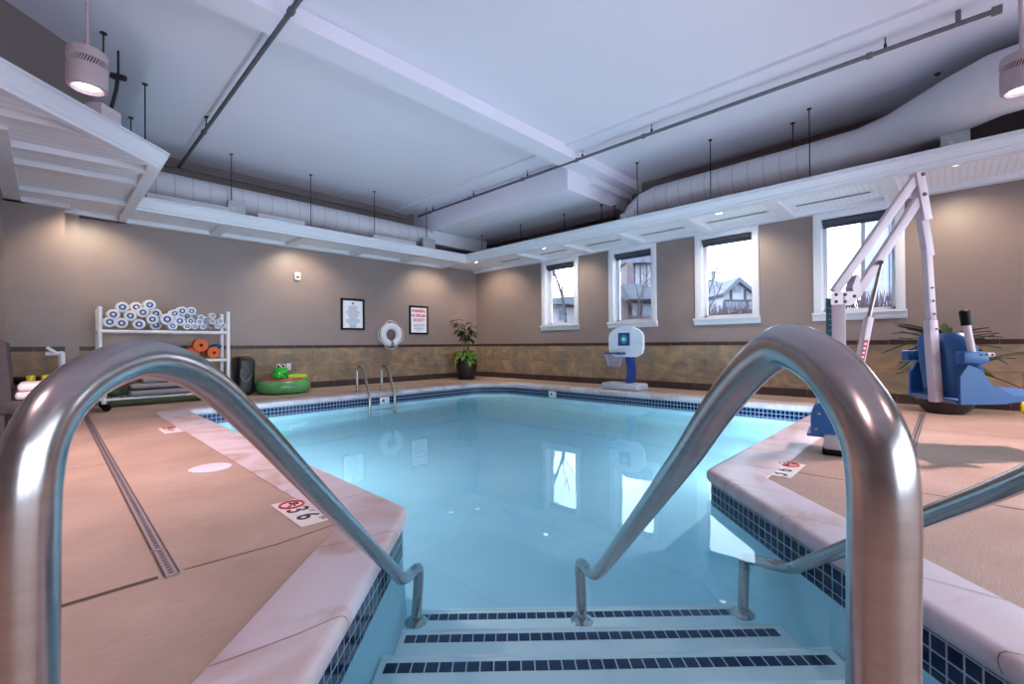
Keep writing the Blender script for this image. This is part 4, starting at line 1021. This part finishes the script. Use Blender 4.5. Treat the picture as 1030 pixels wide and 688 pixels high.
for i in range(62):
    a = rnd.uniform(0, 2*PI); el = rnd.uniform(-.35, .9); q = pc+Vector((0, 0, rnd.uniform(.84, 1.06)))
    if i % 5 == 0: q = pc+Vector((.06, -.18, .6))
    mb.leaf(q, (math.cos(a), math.sin(a), el), rnd.uniform(.5, .76), .085, .25, n_=6)
mb.build('leaves', m_leaf, T)

# ------------------------------------------------------------------ pool lift
R2 = Vector((cr.x, cr.y, 0)).normalized(); F2 = Vector((cf.x, cf.y, 0)).normalized(); UP = Vector((0, 0, 1))
lb = at(852, 450, 4.02); lb.z = 0
T = thing('pool_lift', lb, 'white pool access lift with parallel arms and blue seat on right deck', 'pool lift')
bx = F2*.9+R2*.43; bx.normalize(); rzb = math.atan2(bx.y, bx.x)
def loc(px, py, D=4.0): return at(px, py, D)
Mb = Matrix.Rotation(rzb, 4, 'Z')
ray_ = at(844, 450, 1)-Vector((0, 0, 1)); cb = Vector((ray_.x, ray_.y, 0)).normalized(); ca = Vector((cb.y, -cb.x, 0)); rzb = math.atan2(ca.y, ca.x)
q = loc(844, 452, 4.02); q.z = .0
mb = MB(); mb.box((q.x, q.y, .03), (.24, .30, .05), rz=rzb, bev=.01); mb.build('foot_plate', m_black, T)
mb = MB(); mb.box((q.x, q.y, .115), (.22, .28, .13), rz=rzb, bev=.015); mb.build('base_block', mat('brushed_aluminium', (196, 186, 190), .4, .2), T)
# blue cover: box with an arched top
q = loc(841, 440, 4.08); cc = Vector((q.x, q.y, 0))
w2, z0_, z1_ = .185, .15, .475
P = [(-w2-.03, z0_), (-w2-.03, z0_+.02), (-w2, z0_+.03), (-w2, z1_-.15)] + [(-w2+.13-.13*math.cos(a), z1_-.15+.15*math.sin(a)) for a in [PI/2*k/6 for k in range(1, 7)]] + [(w2-.13+.13*math.sin(a), z1_-.15+.15*math.cos(a)) for a in [PI/2*k/6 for k in range(0, 7)]] + [(w2, z0_+.03), (w2+.03, z0_+.02), (w2+.03, z0_)]
mb = MB(); mb.prism([cc+ca*a+UP*b_-cb*.16 for a, b_ in P], cb*.42); mb.build('blue_cover', m_blue, T, ang=40)
mb = MB()
for a, b_ in ((-w2+.04, z0_+.07), (-w2+.06, z1_-.12)): mb.lathe([(.012, 0), (.012, .006), (.004, .01)], cc+ca*a+UP*b_-cb*.16, seg=10, axis=-cb)
mb.build('bolt', m_steel, T)
# mast
def barpx(a, b_, D0, D1, wd, dp, material, name, bev=.006, par=None):
    p0, p1 = loc(*a, D0), loc(*b_, D1); mb = MB(); mb.bar(p0, p1, dp, wd, bev=bev, up=R2)
    return mb.build(name, material, par or T)
m0 = loc(845, 440, 4.0); m0.z = .16; m1 = loc(844.5, 296, 4.0)
m1.x, m1.y = m0.x, m0.y
mb = MB(); mb.bar(m0, m1, .10, .10, bev=.006, up=cb); mast = mb.build('mast', m_powder, T)
mb = MB(); mb.bar(m0-ca*.063+UP*.1, m1-ca*.063-UP*.03, .024, .06, up=ca); ms_ = mb.build('battery_strip', mat('teal_strip', (70, 120, 132), .4), mast, smooth=False)
mb = MB()
zz = m0.z+.14
while zz < m1.z-.1: mb.box((m0-ca*.063-cb*.031+UP*(zz-m0.z)).to_tuple(), (.018, .008, .005), rz=rzb); zz += .05
mb.build('scale_marks', m_white, ms_, smooth=False)
# top gusset
gp = [(835.5, 297), (838, 294), (862, 293.5), (863, 298), (861, 303), (856, 306.5), (836, 307)]
for s_ in (-1, 1):
    mb = MB(); mb.prism([loc(x, y)+cb*(.055*s_) for x, y in gp], cb*.012*s_); mb.build('gusset_plate', m_powder, T, ang=20)
mb = MB()
for x, y in ((841.2, 297), (850, 297), (841.2, 304), (850, 304), (859.3, 298.6)): mb.lathe([(.014, 0), (.014, .008), (.007, .013)], loc(x, y)-cb*.067, seg=10, axis=-cb)
mb.build('bolt', mat('rusty_bolt', (110, 84, 84), .5, .5), T)
barpx((839, 294), (919.5, 181), 4.0, 4.0, .072, .05, m_powder, 'upper_arm')
barpx((859, 299), (923.5, 201), 4.0, 4.0, .072, .05, m_powder, 'lower_arm')
mb = MB(); mb.prism([loc(x, y)-F2*.05 for x, y in ((853, 290), (858, 277), (861, 277), (861, 295), (855, 296))], F2*.09); mb.build('arm_bracket', m_powder, T, smooth=False)
barpx((921.5, 174), (930, 222), 4.0, 4.0, .075, .085, m_powder, 'end_bracket')
mb = MB()
for x, y in ((924, 177), (925.5, 197)): mb.lathe([(.018, 0), (.018, .008), (.008, .014)], loc(x, y)-F2*.044, seg=10, axis=-F2)
mb.build('bolt', mat('rusty_bolt', (110, 84, 84), .5, .5), T)
barpx((926, 211), (934, 258), 4.02, 4.0, .066, .06, m_powder, 'down_tube')
barpx((932, 252), (937, 330), 4.0, 4.0, .056, .055, m_powder, 'down_tube')
sl = barpx((935.5, 322), (941.5, 404), 4.0, 4.0, .076, .07, m_powder, 'down_tube')
mb = MB()
for x, y in ((934, 290), (935, 303), (936, 316), (938, 331)): mb.lathe([(.010, 0), (.010, .004)], loc(x, y)-F2*.036, seg=8, axis=-F2)
mb.build('pin_hole', m_ink, sl)
# actuator
barpx((863, 374), (874, 319), 3.98, 3.98, .058, .058, m_powder, 'actuator_body', bev=.01)
mb = MB(); mb.cyl(loc(874, 320, 3.98), loc(886.5, 265, 3.98), .017, seg=14); mb.build('actuator_rod', m_steel_far, T)
mb = MB(); mb.cyl(loc(886, 264, 3.92), loc(886, 264, 4.04), .02, seg=12); mb.build('pivot_pin', m_steel_far, T)
lbp = [(862.6, 363), (866.4, 363), (870.6, 342), (866.8, 342)]
mb = MB(); mb.prism([loc(x, y, 3.98)-F2*.031 for x, y in lbp], -F2*.002); lab = mb.build('warning_label', m_tag, T, smooth=False)
mb = MB()
for k in range(4): x = 863.6+k*.95; y = 360.0-k*4.4; mb.prism([loc(a, b_, 3.98)-F2*.0335 for a, b_ in ((x-.2, y), (x+2.0, y), (x+2.3, y-1.7), (x+.2, y-1.7))], -F2*.001)
mb.build('label_lines', m_paper, lab, smooth=False)
mb = MB(); q = loc(862, 374, 3.98); mb.bar(loc(846, 380, 4.0), loc(864, 372, 3.98), .05, .05, bev=.008); mb.build('actuator_clevis', m_powder, T)
mb = MB(); mb.bar(loc(869, 380, 3.93), loc(874, 388, 3.93), .045, .06, bev=.012); mb.build('hand_control', m_blue2, T)
# seat shell, facing away to the right
fy = (R2*.985-F2*.17).normalized(); sy = Vector((-fy.y, fy.x, 0))     # forward, and the sitter's left
sc_ = loc(943, 372, 4.10); sc_.z = 0
def S(f_, s_, z): return sc_+fy*f_+sy*s_+UP*z
# curved back with wings
mb = MB(); rows = []
prof_s = []
nS = 14
for side in (0, 1):
    grid = []
    for j in range(10):
        t_ = j/9; z = .50+t_*.57; half = .33-.05*max(0, (t_-.72)/.28)**2*2.2-.03*(1-t_)
        row = []
        for i in range(nS+1):
            s_ = -1+2*i/nS; a = abs(s_); f_ = -.02+.17*max(0, a-.45)**1.4/.55**1.4*(1-.45*t_)-.05*t_-.02*math.exp(-(s_/.14)**2)
            f_ += .035 if side else 0
            row.append(mb.bm.verts.new(S(f_, s_*half, z)))
        grid.append(row)
    rows.append(grid)
for g, flip in ((rows[0], 0), (rows[1], 1)):
    for j in range(9):
        for i in range(nS): mb.bm.faces.new((g[j][i], g[j][i+1], g[j+1][i+1], g[j+1][i]))
a, b_ = rows
for i in range(nS):
    mb.bm.faces.new((a[0][i], a[0][i+1], b_[0][i+1], b_[0][i])); mb.bm.faces.new((a[9][i], a[9][i+1], b_[9][i+1], b_[9][i]))
for j in range(9):
    mb.bm.faces.new((a[j][0], a[j+1][0], b_[j+1][0], b_[j][0])); mb.bm.faces.new((a[j][nS], a[j+1][nS], b_[j+1][nS], b_[j][nS]))
mb.build('seat_back', m_blue, T, ang=50)
mb = MB(); P = [(-.06, .50), (.05, .46), (.20, .50), (.62, .565), (.74, .56), (.76, .535), (.60, .51), (.25, .46), (-.03, .455)]
mb.prism([S(f_, -.27, z) for f_, z in P], sy*.54); mb.build('seat_pan', m_blue, T, ang=40)
for s_ in (-1, 1):
    mb = MB(); P = [(-.04, .46), (.30, .47), (.34, .54), (.20, .62), (.10, .76), (.02, .80), (-.04, .70)]
    mb.prism([S(f_, s_*.285, z) for f_, z in P], sy*.03*s_); mb.build('seat_wing', m_blue, T, ang=25)
    mb = MB(); q = S(.03, s_*.335, .86); mb.box(q, (.18, .10, .10), rz=math.atan2(fy.y, fy.x), bev=.012); mb.build('arm_block', m_blue, T)
def leverx(s_):
    mb = MB(); mb.tube([S(.04, s_*.34, .82), S(-.01, s_*.34, 1.14)], .026, seg=14); lv = mb.build('lever', m_powder, T)
    mb = MB(); mb.tube([S(-.009, s_*.34, 1.13), S(-.022, s_*.34, 1.25), S(-.023, s_*.34, 1.262)], [.036, .038, .026], seg=14); mb.build('lever_grip', m_black, lv)
leverx(-1)
mb = MB(); mb.box(S(.10, -.35, .885), (.12, .07, .03), rz=math.atan2(fy.y, fy.x), bev=.006); ph = mb.build('arm_plate', m_powder, T)
mb = MB()
for d in (-.05, 0, .05): mb.lathe([(.010, 0), (.010, .004)], S(.10+d*.8, -.385, .885), seg=8, axis=-sy)
mb.build('pin_hole', m_ink, ph)
mb = MB(); mb.box(S(-.075, -.02, .56), (.05, .09, .04), rz=math.atan2(fy.y, fy.x), bev=.01); mb.build('seat_latch', m_ink, T)

# ------------------------------------------------------------------ rack with rolls
m_rolls = mat('white_foam', (226, 224, 226), .8, noise=.03, nscale=20); m_rblue = mat('blue_foam_core', (40, 76, 150), .7); m_or = mat('orange_foam', (214, 98, 48), .7, noise=.1, nscale=20)
VR = 10.20; u0, u1 = .60, 2.47
T = thing('storage_rack', ((u0+u1)/2, 10.42, 0), 'white plastic pipe storage rack against the taupe wall at left', 'rack')
for u_ in (u0, u1):
    for v_, zt in ((VR, 1.68), (10.68, 1.66)):
        mb = MB(); mb.cyl((u_, v_, 0.0), (u_, v_, zt), .032, seg=14); mb.lathe([(.034, -.03), (.034, .0), (.02, .012)], (u_, v_, zt), seg=14); mb.build('post', m_pvc, T)
for z_ in (1.275, .74, .11):
    mb = MB(); mb.tube([(u0, VR, z_), (u1, VR, z_)], .028, seg=12); mb.tube([(u0, 10.68, z_), (u1, 10.68, z_)], .028, seg=12); mb.tube([(u0, VR, z_), (u0, 10.68, z_)], .026, seg=12); mb.tube([(u1, VR, z_), (u1, 10.68, z_)], .026, seg=12)
    for k in range(1, 12): u_ = u0+(u1-u0)*k/12; mb.tube([(u_, VR, z_+.006), (u_, 10.68, z_+.006)], .014, seg=8)
    mb.build('shelf_frame', m_pvc, T)
def roll(px, py, r, nm, mats, lab, grp, L=.22, dy=0.0, zmin=1.305):
    c = onv(px, py, VR-.02+dy); c = Vector((min(max(c.x, u0+.034+r), u1-.034-r), c.y, max(c.z, zmin+r))); T = thing(nm, c, lab, 'foam roll', grp)
    mb = MB(); mb.lathe([(r*.5, 0), (r*.92, 0), (r, .012), (r, L-.012), (r*.92, L), (r*.2, L)], c, seg=22, axis=(0, 1, 0)); mb.build('foam_body', mats[0], T)
    mb = MB(); mb.lathe([(r*.26, .004), (r*.26, -.006), (r*.54, -.006), (r*.54, .004)], c, seg=20, axis=(0, 1, 0), cap=False); mb.build('blue_ring' if mats[1] == m_rblue else 'core_ring', mats[1], T)
    mb = MB(); mb.lathe([(.0, .0), (r*.28, .0)], c-Vector((0, .005, 0)), seg=14, axis=(0, 1, 0), cap=False); mb.build('core', mats[2], T)
big = [(143, 193), (243, 200), (343, 206), (195, 150), (293, 158), (365, 138), (247, 108), (327, 108), (404, 95), (420, 178), (440, 145), (440, 212)]
mid = [(505, 178, 36), (577, 187, 31), (548, 145, 26), (592, 130, 28), (645, 130, 26), (537, 217, 25), (620, 160, 24), (640, 188, 23), (620, 218, 22), (665, 163, 21), (665, 218, 20), (690, 193, 20), (700, 168, 19), (712, 219, 19), (727, 178, 18), (722, 200, 16), (768, 158, 19), (752, 218, 17), (768, 192, 18), (795, 218, 17), (810, 188, 18), (833, 215, 16)]
k = 180/1030
for i_, (zx, zy) in enumerate(big): roll(80+zx*k, 290+zy*k, .090, 'foam_roll', (m_rolls, m_rblue, m_white), 'large white foam roll with blue ring end, left half of the rack top', 'large white foam rolls on the rack top', dy=.23 if i_ in (7, 10, 11) else 0)
for i_, (zx, zy, rz_) in enumerate(mid): roll(80+zx*k, 290+zy*k, rz_*k/F_PX*8.6*.88, 'small_foam_roll', (m_rolls, m_rblue, m_white), 'small white foam roll with blue ring end, right half of the rack top', 'small white foam rolls on the rack top', dy=.23 if i_ in (15, 6, 9, 14, 17) else 0)
for (zx, zy, rz_), lb_ in zip(((700, 328, 36), (775, 380, 33)), ('orange foam roll on the middle rack shelf, the upper left one', 'orange foam roll on the middle rack shelf, the lower right one')):
    roll(80+zx*k, 290+zy*k, rz_*k/F_PX*8.7, 'orange_foam_roll', (m_or, m_or, m_soil), lb_, None, zmin=.775)
q = onv(80+735*k, 290+372*k, VR+.1)
mb = MB(); mb.lathe([(.09, 0), (.11, .02), (.11, .28), (.09, .3)], (q.x-.22, q.y, .74+.15), seg=18, axis=(0, 1, 0)); o = mb.build('orange_foam_roll', m_or); tag(o, 'orange foam roll lying deeper on the middle rack shelf behind the others', 'foam roll')
mb = MB(); rnd = random.Random(2)
for i in range(3): mb.ell((2.30+.015*i, 10.54-.02*i, .84+.085*i), (.10, .10, .05), 14)
o = mb.build('folded_blue_towels', mat('blue_terry', (52, 84, 136), .9, noise=.15, nscale=20)); tag(o, 'bundle of blue fabric at the right end of the middle rack shelf', 'towels')
mb = MB(); mb.box((.95, 10.42, .84), (.50, .34, .11), bev=.04, seg=3); o = mb.build('folded_blue_towels', mat('blue_terry', (52, 84, 136), .9)); tag(o, 'blue fabric bundle at the left end of the middle rack shelf', 'towels')
def cushion(c, d, lab, mt_=None, rz=0):
    mb = MB(); mb.box(c, d, rz=rz, bev=min(d)*.45, seg=4)
    for v_ in mb.bm.verts: v_.co.z += .012*math.sin(v_.co.x*23+c[2]*40)*math.cos(v_.co.y*17)
    o = mb.build('folded_cushion', mt_ or mat('grey_fabric', (150, 142, 146), .9, noise=.06, nscale=12)); tag(o, lab, 'cushion'); return o
cushion((1.66, 10.40, .20), (1.35, .50, .10), 'grey folded cushion on the bottom rack shelf, lowest of the pile')
cushion((1.60, 10.40, .31), (1.22, .50, .095), 'grey folded cushion on the bottom rack shelf, second from below')
cushion((1.70, 10.40, .42), (1.10, .48, .095), 'grey folded cushion on the bottom rack shelf, third from below')
cushion((1.62, 10.40, .525), (.80, .46, .085), 'grey folded cushion on the bottom rack shelf, top of the pile', mat('pale_fabric', (176, 168, 170), .9, noise=.05, nscale=12))
mb = MB(); mb.tube([(.72, 10.02, .06), (2.2, 10.02, .06)], .055, seg=16); o = mb.build('green_foam_tube', mat('dull_green_foam', (58, 66, 40), .8, noise=.15, nscale=15)); tag(o, 'dull green foam tube lying on the floor in front of the rack', 'foam tube')
mb = MB(); mb.ell((.80, 10.4, .23), (.14, .2, .08), 14); o = mb.build('green_kickboard', mat('green_foam', (52, 78, 48), .7)); tag(o, 'green foam piece at the left end of the bottom rack shelf', 'foam board')
# black bag
T = thing('black_bag', (2.78, 10.4, 0), 'tall black shiny bag standing right of the rack', 'bag')
mb = MB(); mb.box((2.80, 10.42, .40), (.34, .42, .80), bev=.10, seg=4)
for v_ in mb.bm.verts: v_.co.x += .02*math.sin(v_.co.z*14+v_.co.y*6); v_.co.y += .02*math.sin(v_.co.z*11)
mb.build('bag_body', mat('black_nylon', (16, 16, 20), .4, bump=.5, bscale=8), T)
mb = MB(); mb.tube(catmull([(2.70, 10.2, .55), (2.68, 10.15, .4), (2.76, 10.14, .3), (2.88, 10.17, .42)], 5), .014, seg=6); mb.build('bag_strap', mat('grey_strap', (110, 112, 122), .6), T)

# ------------------------------------------------------------------ pvc cart left of the rack
T = thing('pvc_cart', (.1, 9.75, 0), 'white plastic pipe cart on casters at left, partly behind the big handrail', 'cart')
u_a, u_b, v_a, v_b = .14, .60, 9.45, 10.02
for u_ in (u_a, u_b):
    for v_ in (v_a, v_b):
        mb = MB(); mb.tube([(u_, v_, .12), (u_, v_, .93 if u_ == u_a else .80)], .036, seg=14); mb.build('post', m_pvc, T)
        mb = MB(); mb.cyl((u_, v_, .09), (u_, v_, .15), .022, seg=10); mb.lathe([(.052, -.02), (.06, -.012), (.06, .012), (.052, .02)], (u_+.03, v_, .06), seg=18, axis=(.5, 1, 0)); mb.build('caster', m_black, T)
mb = MB()
for z_ in (.20, .70):
    mb.tube([(u_a, v_a, z_), (u_b, v_a, z_), (u_b, v_b, z_), (u_a, v_b, z_)], .032, seg=12, closed=True)
mb.build('frame_rail', m_pvc, T)
mb = MB(); mb.tube([(u_a, v_a, .92), (u_a-.17, v_a, .92)], .028, seg=12); mb.tube([(u_a, v_b, .92), (u_a, v_a, .92)], .03, seg=12); mb.tube([(u_a-.05, v_a, .92), (u_a-.16, v_a-.03, 1.01)], .022, seg=10); mb.build('handle', m_pvc, T)
mb = MB(); mb.box((.37, 9.735, .45), (.40, .50, .46), bev=.04, seg=3); mb.build('mesh_bag', mat('dark_mesh_fabric', (48, 40, 36), .9, noise=.3, nscale=80), T)

# ------------------------------------------------------------------ low dark table with toys, wicker chair
T = thing('wicker_armchair', (.02, 7.55, 0), 'dark wicker chair with white cushions, cut by the left picture edge', 'chair')
mb = MB(); mb.box((-.10, 7.62, .36), (.58, .74, .14), bev=.02); mb.build('seat_frame', m_wicker, T)
for u_ in (-.36, .14):
    for v_ in (7.30, 7.94): mb = MB(); mb.box((u_, v_, .15), (.065, .065, .30), bev=.008); mb.build('leg', m_wicker, T)
mb = MB(); P = [(-.42, .30), (-.27, .30), (-.32, 1.06), (-.37, 1.10), (-.44, 1.08)]
mb.prism([Vector((a, 7.26, b_)) for a, b_ in P], (0, .72, 0)); mb.build('backrest', m_wicker, T, ang=30)
mb = MB(); mb.box((-.03, 7.62, .475), (.46, .66, .085), bev=.035, seg=4); mb.build('seat_cushion', m_cush, T)
mb = MB(); mb.box((-.02, 7.62, .565), (.44, .58, .085), bev=.035, seg=4); o = mb.build('folded_towel', mat('white_terry', (226, 218, 218), .95, noise=.03, nscale=40)); tag(o, 'white folded towel lying on the wicker chair seat', 'towel')
T = thing('low_dark_table', (.02, 8.75, 0), 'low dark table between wicker chair and white cart', 'table')
mb = MB(); mb.box((-.02, 8.78, .50), (.76, .55, .05), bev=.01); mb.build('tabletop', m_wicker, T)
for u_ in (-.34, .30):
    for v_ in (8.56, 9.0): mb = MB(); mb.box((u_, v_, .24), (.05, .05, .48)); mb.build('leg', m_wicker, T, smooth=False)
m_ye = mat('yellow_plastic', (226, 206, 30), .4)
for i, (u_, v_, rz_) in enumerate(((-.02, 8.66, .5), (.14, 8.70, -.2), (-.16, 8.60, 1.1))):
    T = thing('swim_mask', (u_, v_, .525), ['yellow and black swim toy on the low dark table, the middle one', 'yellow and black swim toy on the low dark table, rightmost', 'yellow and black swim toy on the low dark table, leftmost'][i], 'swim toy')
    mb = MB(); mb.box((u_, v_, .585), (.10, .06, .12), rz=rz_, bev=.02, seg=3); mb.build('yellow_body', m_ye, T)
    mb = MB(); mb.box((u_-.07, v_+.01, .57), (.05, .07, .10), rz=rz_, bev=.02, seg=3); mb.build('black_end', m_black, T)
mb = MB(); mb.ell((-.28, 8.80, .578), (.16, .12, .05), 16); o = mb.build('black_swim_fin', m_black); tag(o, 'black rubber swim gear lying on the low dark table', 'swim gear')
q = onu(1029, 409, 9.3); mb = MB(); mb.tube([(9.3, q.y-.12, .10), (9.3, q.y+.02, .10)], [.10, .11], seg=18); o = mb.build('yellow_foam_piece', m_ye); tag(o, 'yellow foam piece on deck by the wall at right picture edge', 'foam piece')

# ------------------------------------------------------------------ floor fittings
m_drain = mat('grey_drain_plastic', (140, 128, 132), .5, .2)
def drain(a, b_, label, wd=.052):
    a = Vector((a[0], a[1], .002)); b_ = Vector((b_[0], b_[1], .002)); d = (b_-a); L = d.length; d.normalize(); s_ = Vector((-d.y, d.x, 0))
    T = thing('channel_drain', a.lerp(b_, .5), label, 'floor drain')
    mb = MB(); mb.prism([a-s_*wd/2, b_-s_*wd/2, b_+s_*wd/2, a+s_*wd/2], (0, 0, .005)); mb.build('grate', m_drain, T, smooth=False)
    mb = MB(); x = .03
    while x < L-.02:
        q = a+d*x; mb.face([q-s_*.009-d*.009+UP*.0062, q-s_*.009+d*.009+UP*.0062, q+s_*.009+d*.009+UP*.0062, q+s_*.009-d*.009+UP*.0062]); x += .032
    for e_ in (-1, 1): mb.face([a+s_*(e_*wd*.48-.004)+UP*.0062, b_+s_*(e_*wd*.48-.004)+UP*.0062, b_+s_*(e_*wd*.48+.004)+UP*.0062, a+s_*(e_*wd*.48+.004)+UP*.0062])
    mb.build('drain_slots', mat('drain_shadow', (74, 66, 70), .8), T, smooth=False, recalc=False)
drain((.375, 2.44), (.375, 2.78), 'short grey drain section at the drain corner on left deck')
drain((.375, 2.79), (.375, 9.95), 'long grey channel drain running along left deck towards the rack')
drain((5.55, .25), (8.36, .25), 'long grey channel drain running along right deck towards the window wall')
mb = MB()
def jt(a, b_, wd=.012): 
    a = Vector((a[0], a[1], .0015)); b_ = Vector((b_[0], b_[1], .0015)); d = (b_-a).normalized(); s_ = Vector((-d.y, d.x, 0))*wd/2
    mb.face([a-s_, b_-s_, b_+s_, a+s_])
jt((-4.4, 2.50), (.33, 2.47), .03); jt((.42, 2.47), (.80, 2.44), .008); jt((.80, 2.44), (1.12, 2.47), .008); jt((4.0, .97), (4.0, -6), .014); jt((6.9, .2), (6.9, -6), .01)
jt((-4.4, 5.2), (.33, 5.2), .008)
o = mb.build('floor_joint', mat('joint_shadow', (84, 68, 60), .9), smooth=False, recalc=False); struct(o)
mb = MB(); mb.lathe([(.0, .0), (.150, .0), (.150, .007), (.142, .010), (.0, .010)], (.925, 4.36, .001), seg=40, cap=False); o = mb.build('skimmer_lid', m_white); tag(o, 'round white skimmer lid in left deck near the coping', 'lid')
def marker(c, x, y, wd, ht, label, items):
    T = thing('depth_marker', c, label, 'depth marker'); c = Vector(c); x = Vector(x); y = Vector(y)
    mb = MB(); mb.prism([c-x*wd/2-y*ht/2, c+x*wd/2-y*ht/2, c+x*wd/2+y*ht/2, c-x*wd/2+y*ht/2], x.cross(y)*.003); pl = mb.build('plaque', mat('marker_tile', (232, 224, 222), .35), T, smooth=False)
    for s_, px, py, sz in items:
        if s_ == 'NO':
            mb = MB(); N = 28; cc = c+x*px+y*py+x.cross(y)*.004
            mb.tube([cc+x*sz*math.cos(2*PI*k/N)+y*sz*math.sin(2*PI*k/N) for k in range(N)], sz*.12, seg=6, closed=True); mb.tube([cc+(x-y)*sz*.7, cc-(x-y)*sz*.7], sz*.10, seg=6)
            for v_ in mb.bm.verts: pass
            mb.build('no_diving_sign', mat('red_mark', (190, 50, 60), .5), pl)
            mb = MB(); mb.tube([cc+x*sz*.45+y*sz*.1, cc-x*sz*.05+y*sz*.25, cc-x*sz*.5-y*sz*.05], sz*.09, seg=6); mb.ell(cc+x*sz*.0+y*sz*.48, (sz*.14,)*3, 8); mb.build('diver_figure', m_ink, pl)
        else:
            M = frame(c+x*px+y*py+x.cross(y)*.0035, x, y); text_mesh('numeral', s_, sz, M, m_ink, pl, ext=.0006, bold=.003 if sz > .06 else 0)
marker((1.055, 2.81, .002), (0, -1, 0), (1, 0, 0), .50, .175, 'white depth plaque reading 3 6 on left deck near the bay corner', [('NO', -.15, .005, .068), ('3', -.035, -.005, .175), ('FT', .035, .05, .04), ('6', .11, -.005, .175), ('IN', .20, .05, .05)])
marker((4.03, .93-.0, .002), (1, 0, 0), (0, 1, 0), .50, .19, 'white depth plaque reading 3 6 on right deck near the lift', [('3', -.18, -.005, .175), ('FT', -.115, .05, .04), ('6', -.04, -.005, .175), ('IN', .045, .05, .05), ('NO', .16, .005, .068)])
marker((1.02, 6.72, .002), (0, -1, 0), (1, 0, 0), .46, .18, 'white depth plaque on left deck at the far end near the rack', [('NO', -.15, .01, .06), ('4', .0, -.005, .15), ('FT', .10, .0, .05)])
marker((4.97, 8.602, -.175), (1, 0, 0), (0, 0, 1), .22, .15, 'white waterline tile with numeral between the ladder rails', [('4', -.03, 0, .13), ('FT', .06, .03, .04)])
marker((8.17, 6.62, -.175), (0, -1, 0), (0, 0, 1), .22, .15, 'white waterline tile with numeral on the window side of the pool', [('4', -.03, 0, .13), ('FT', .06, .03, .04)])
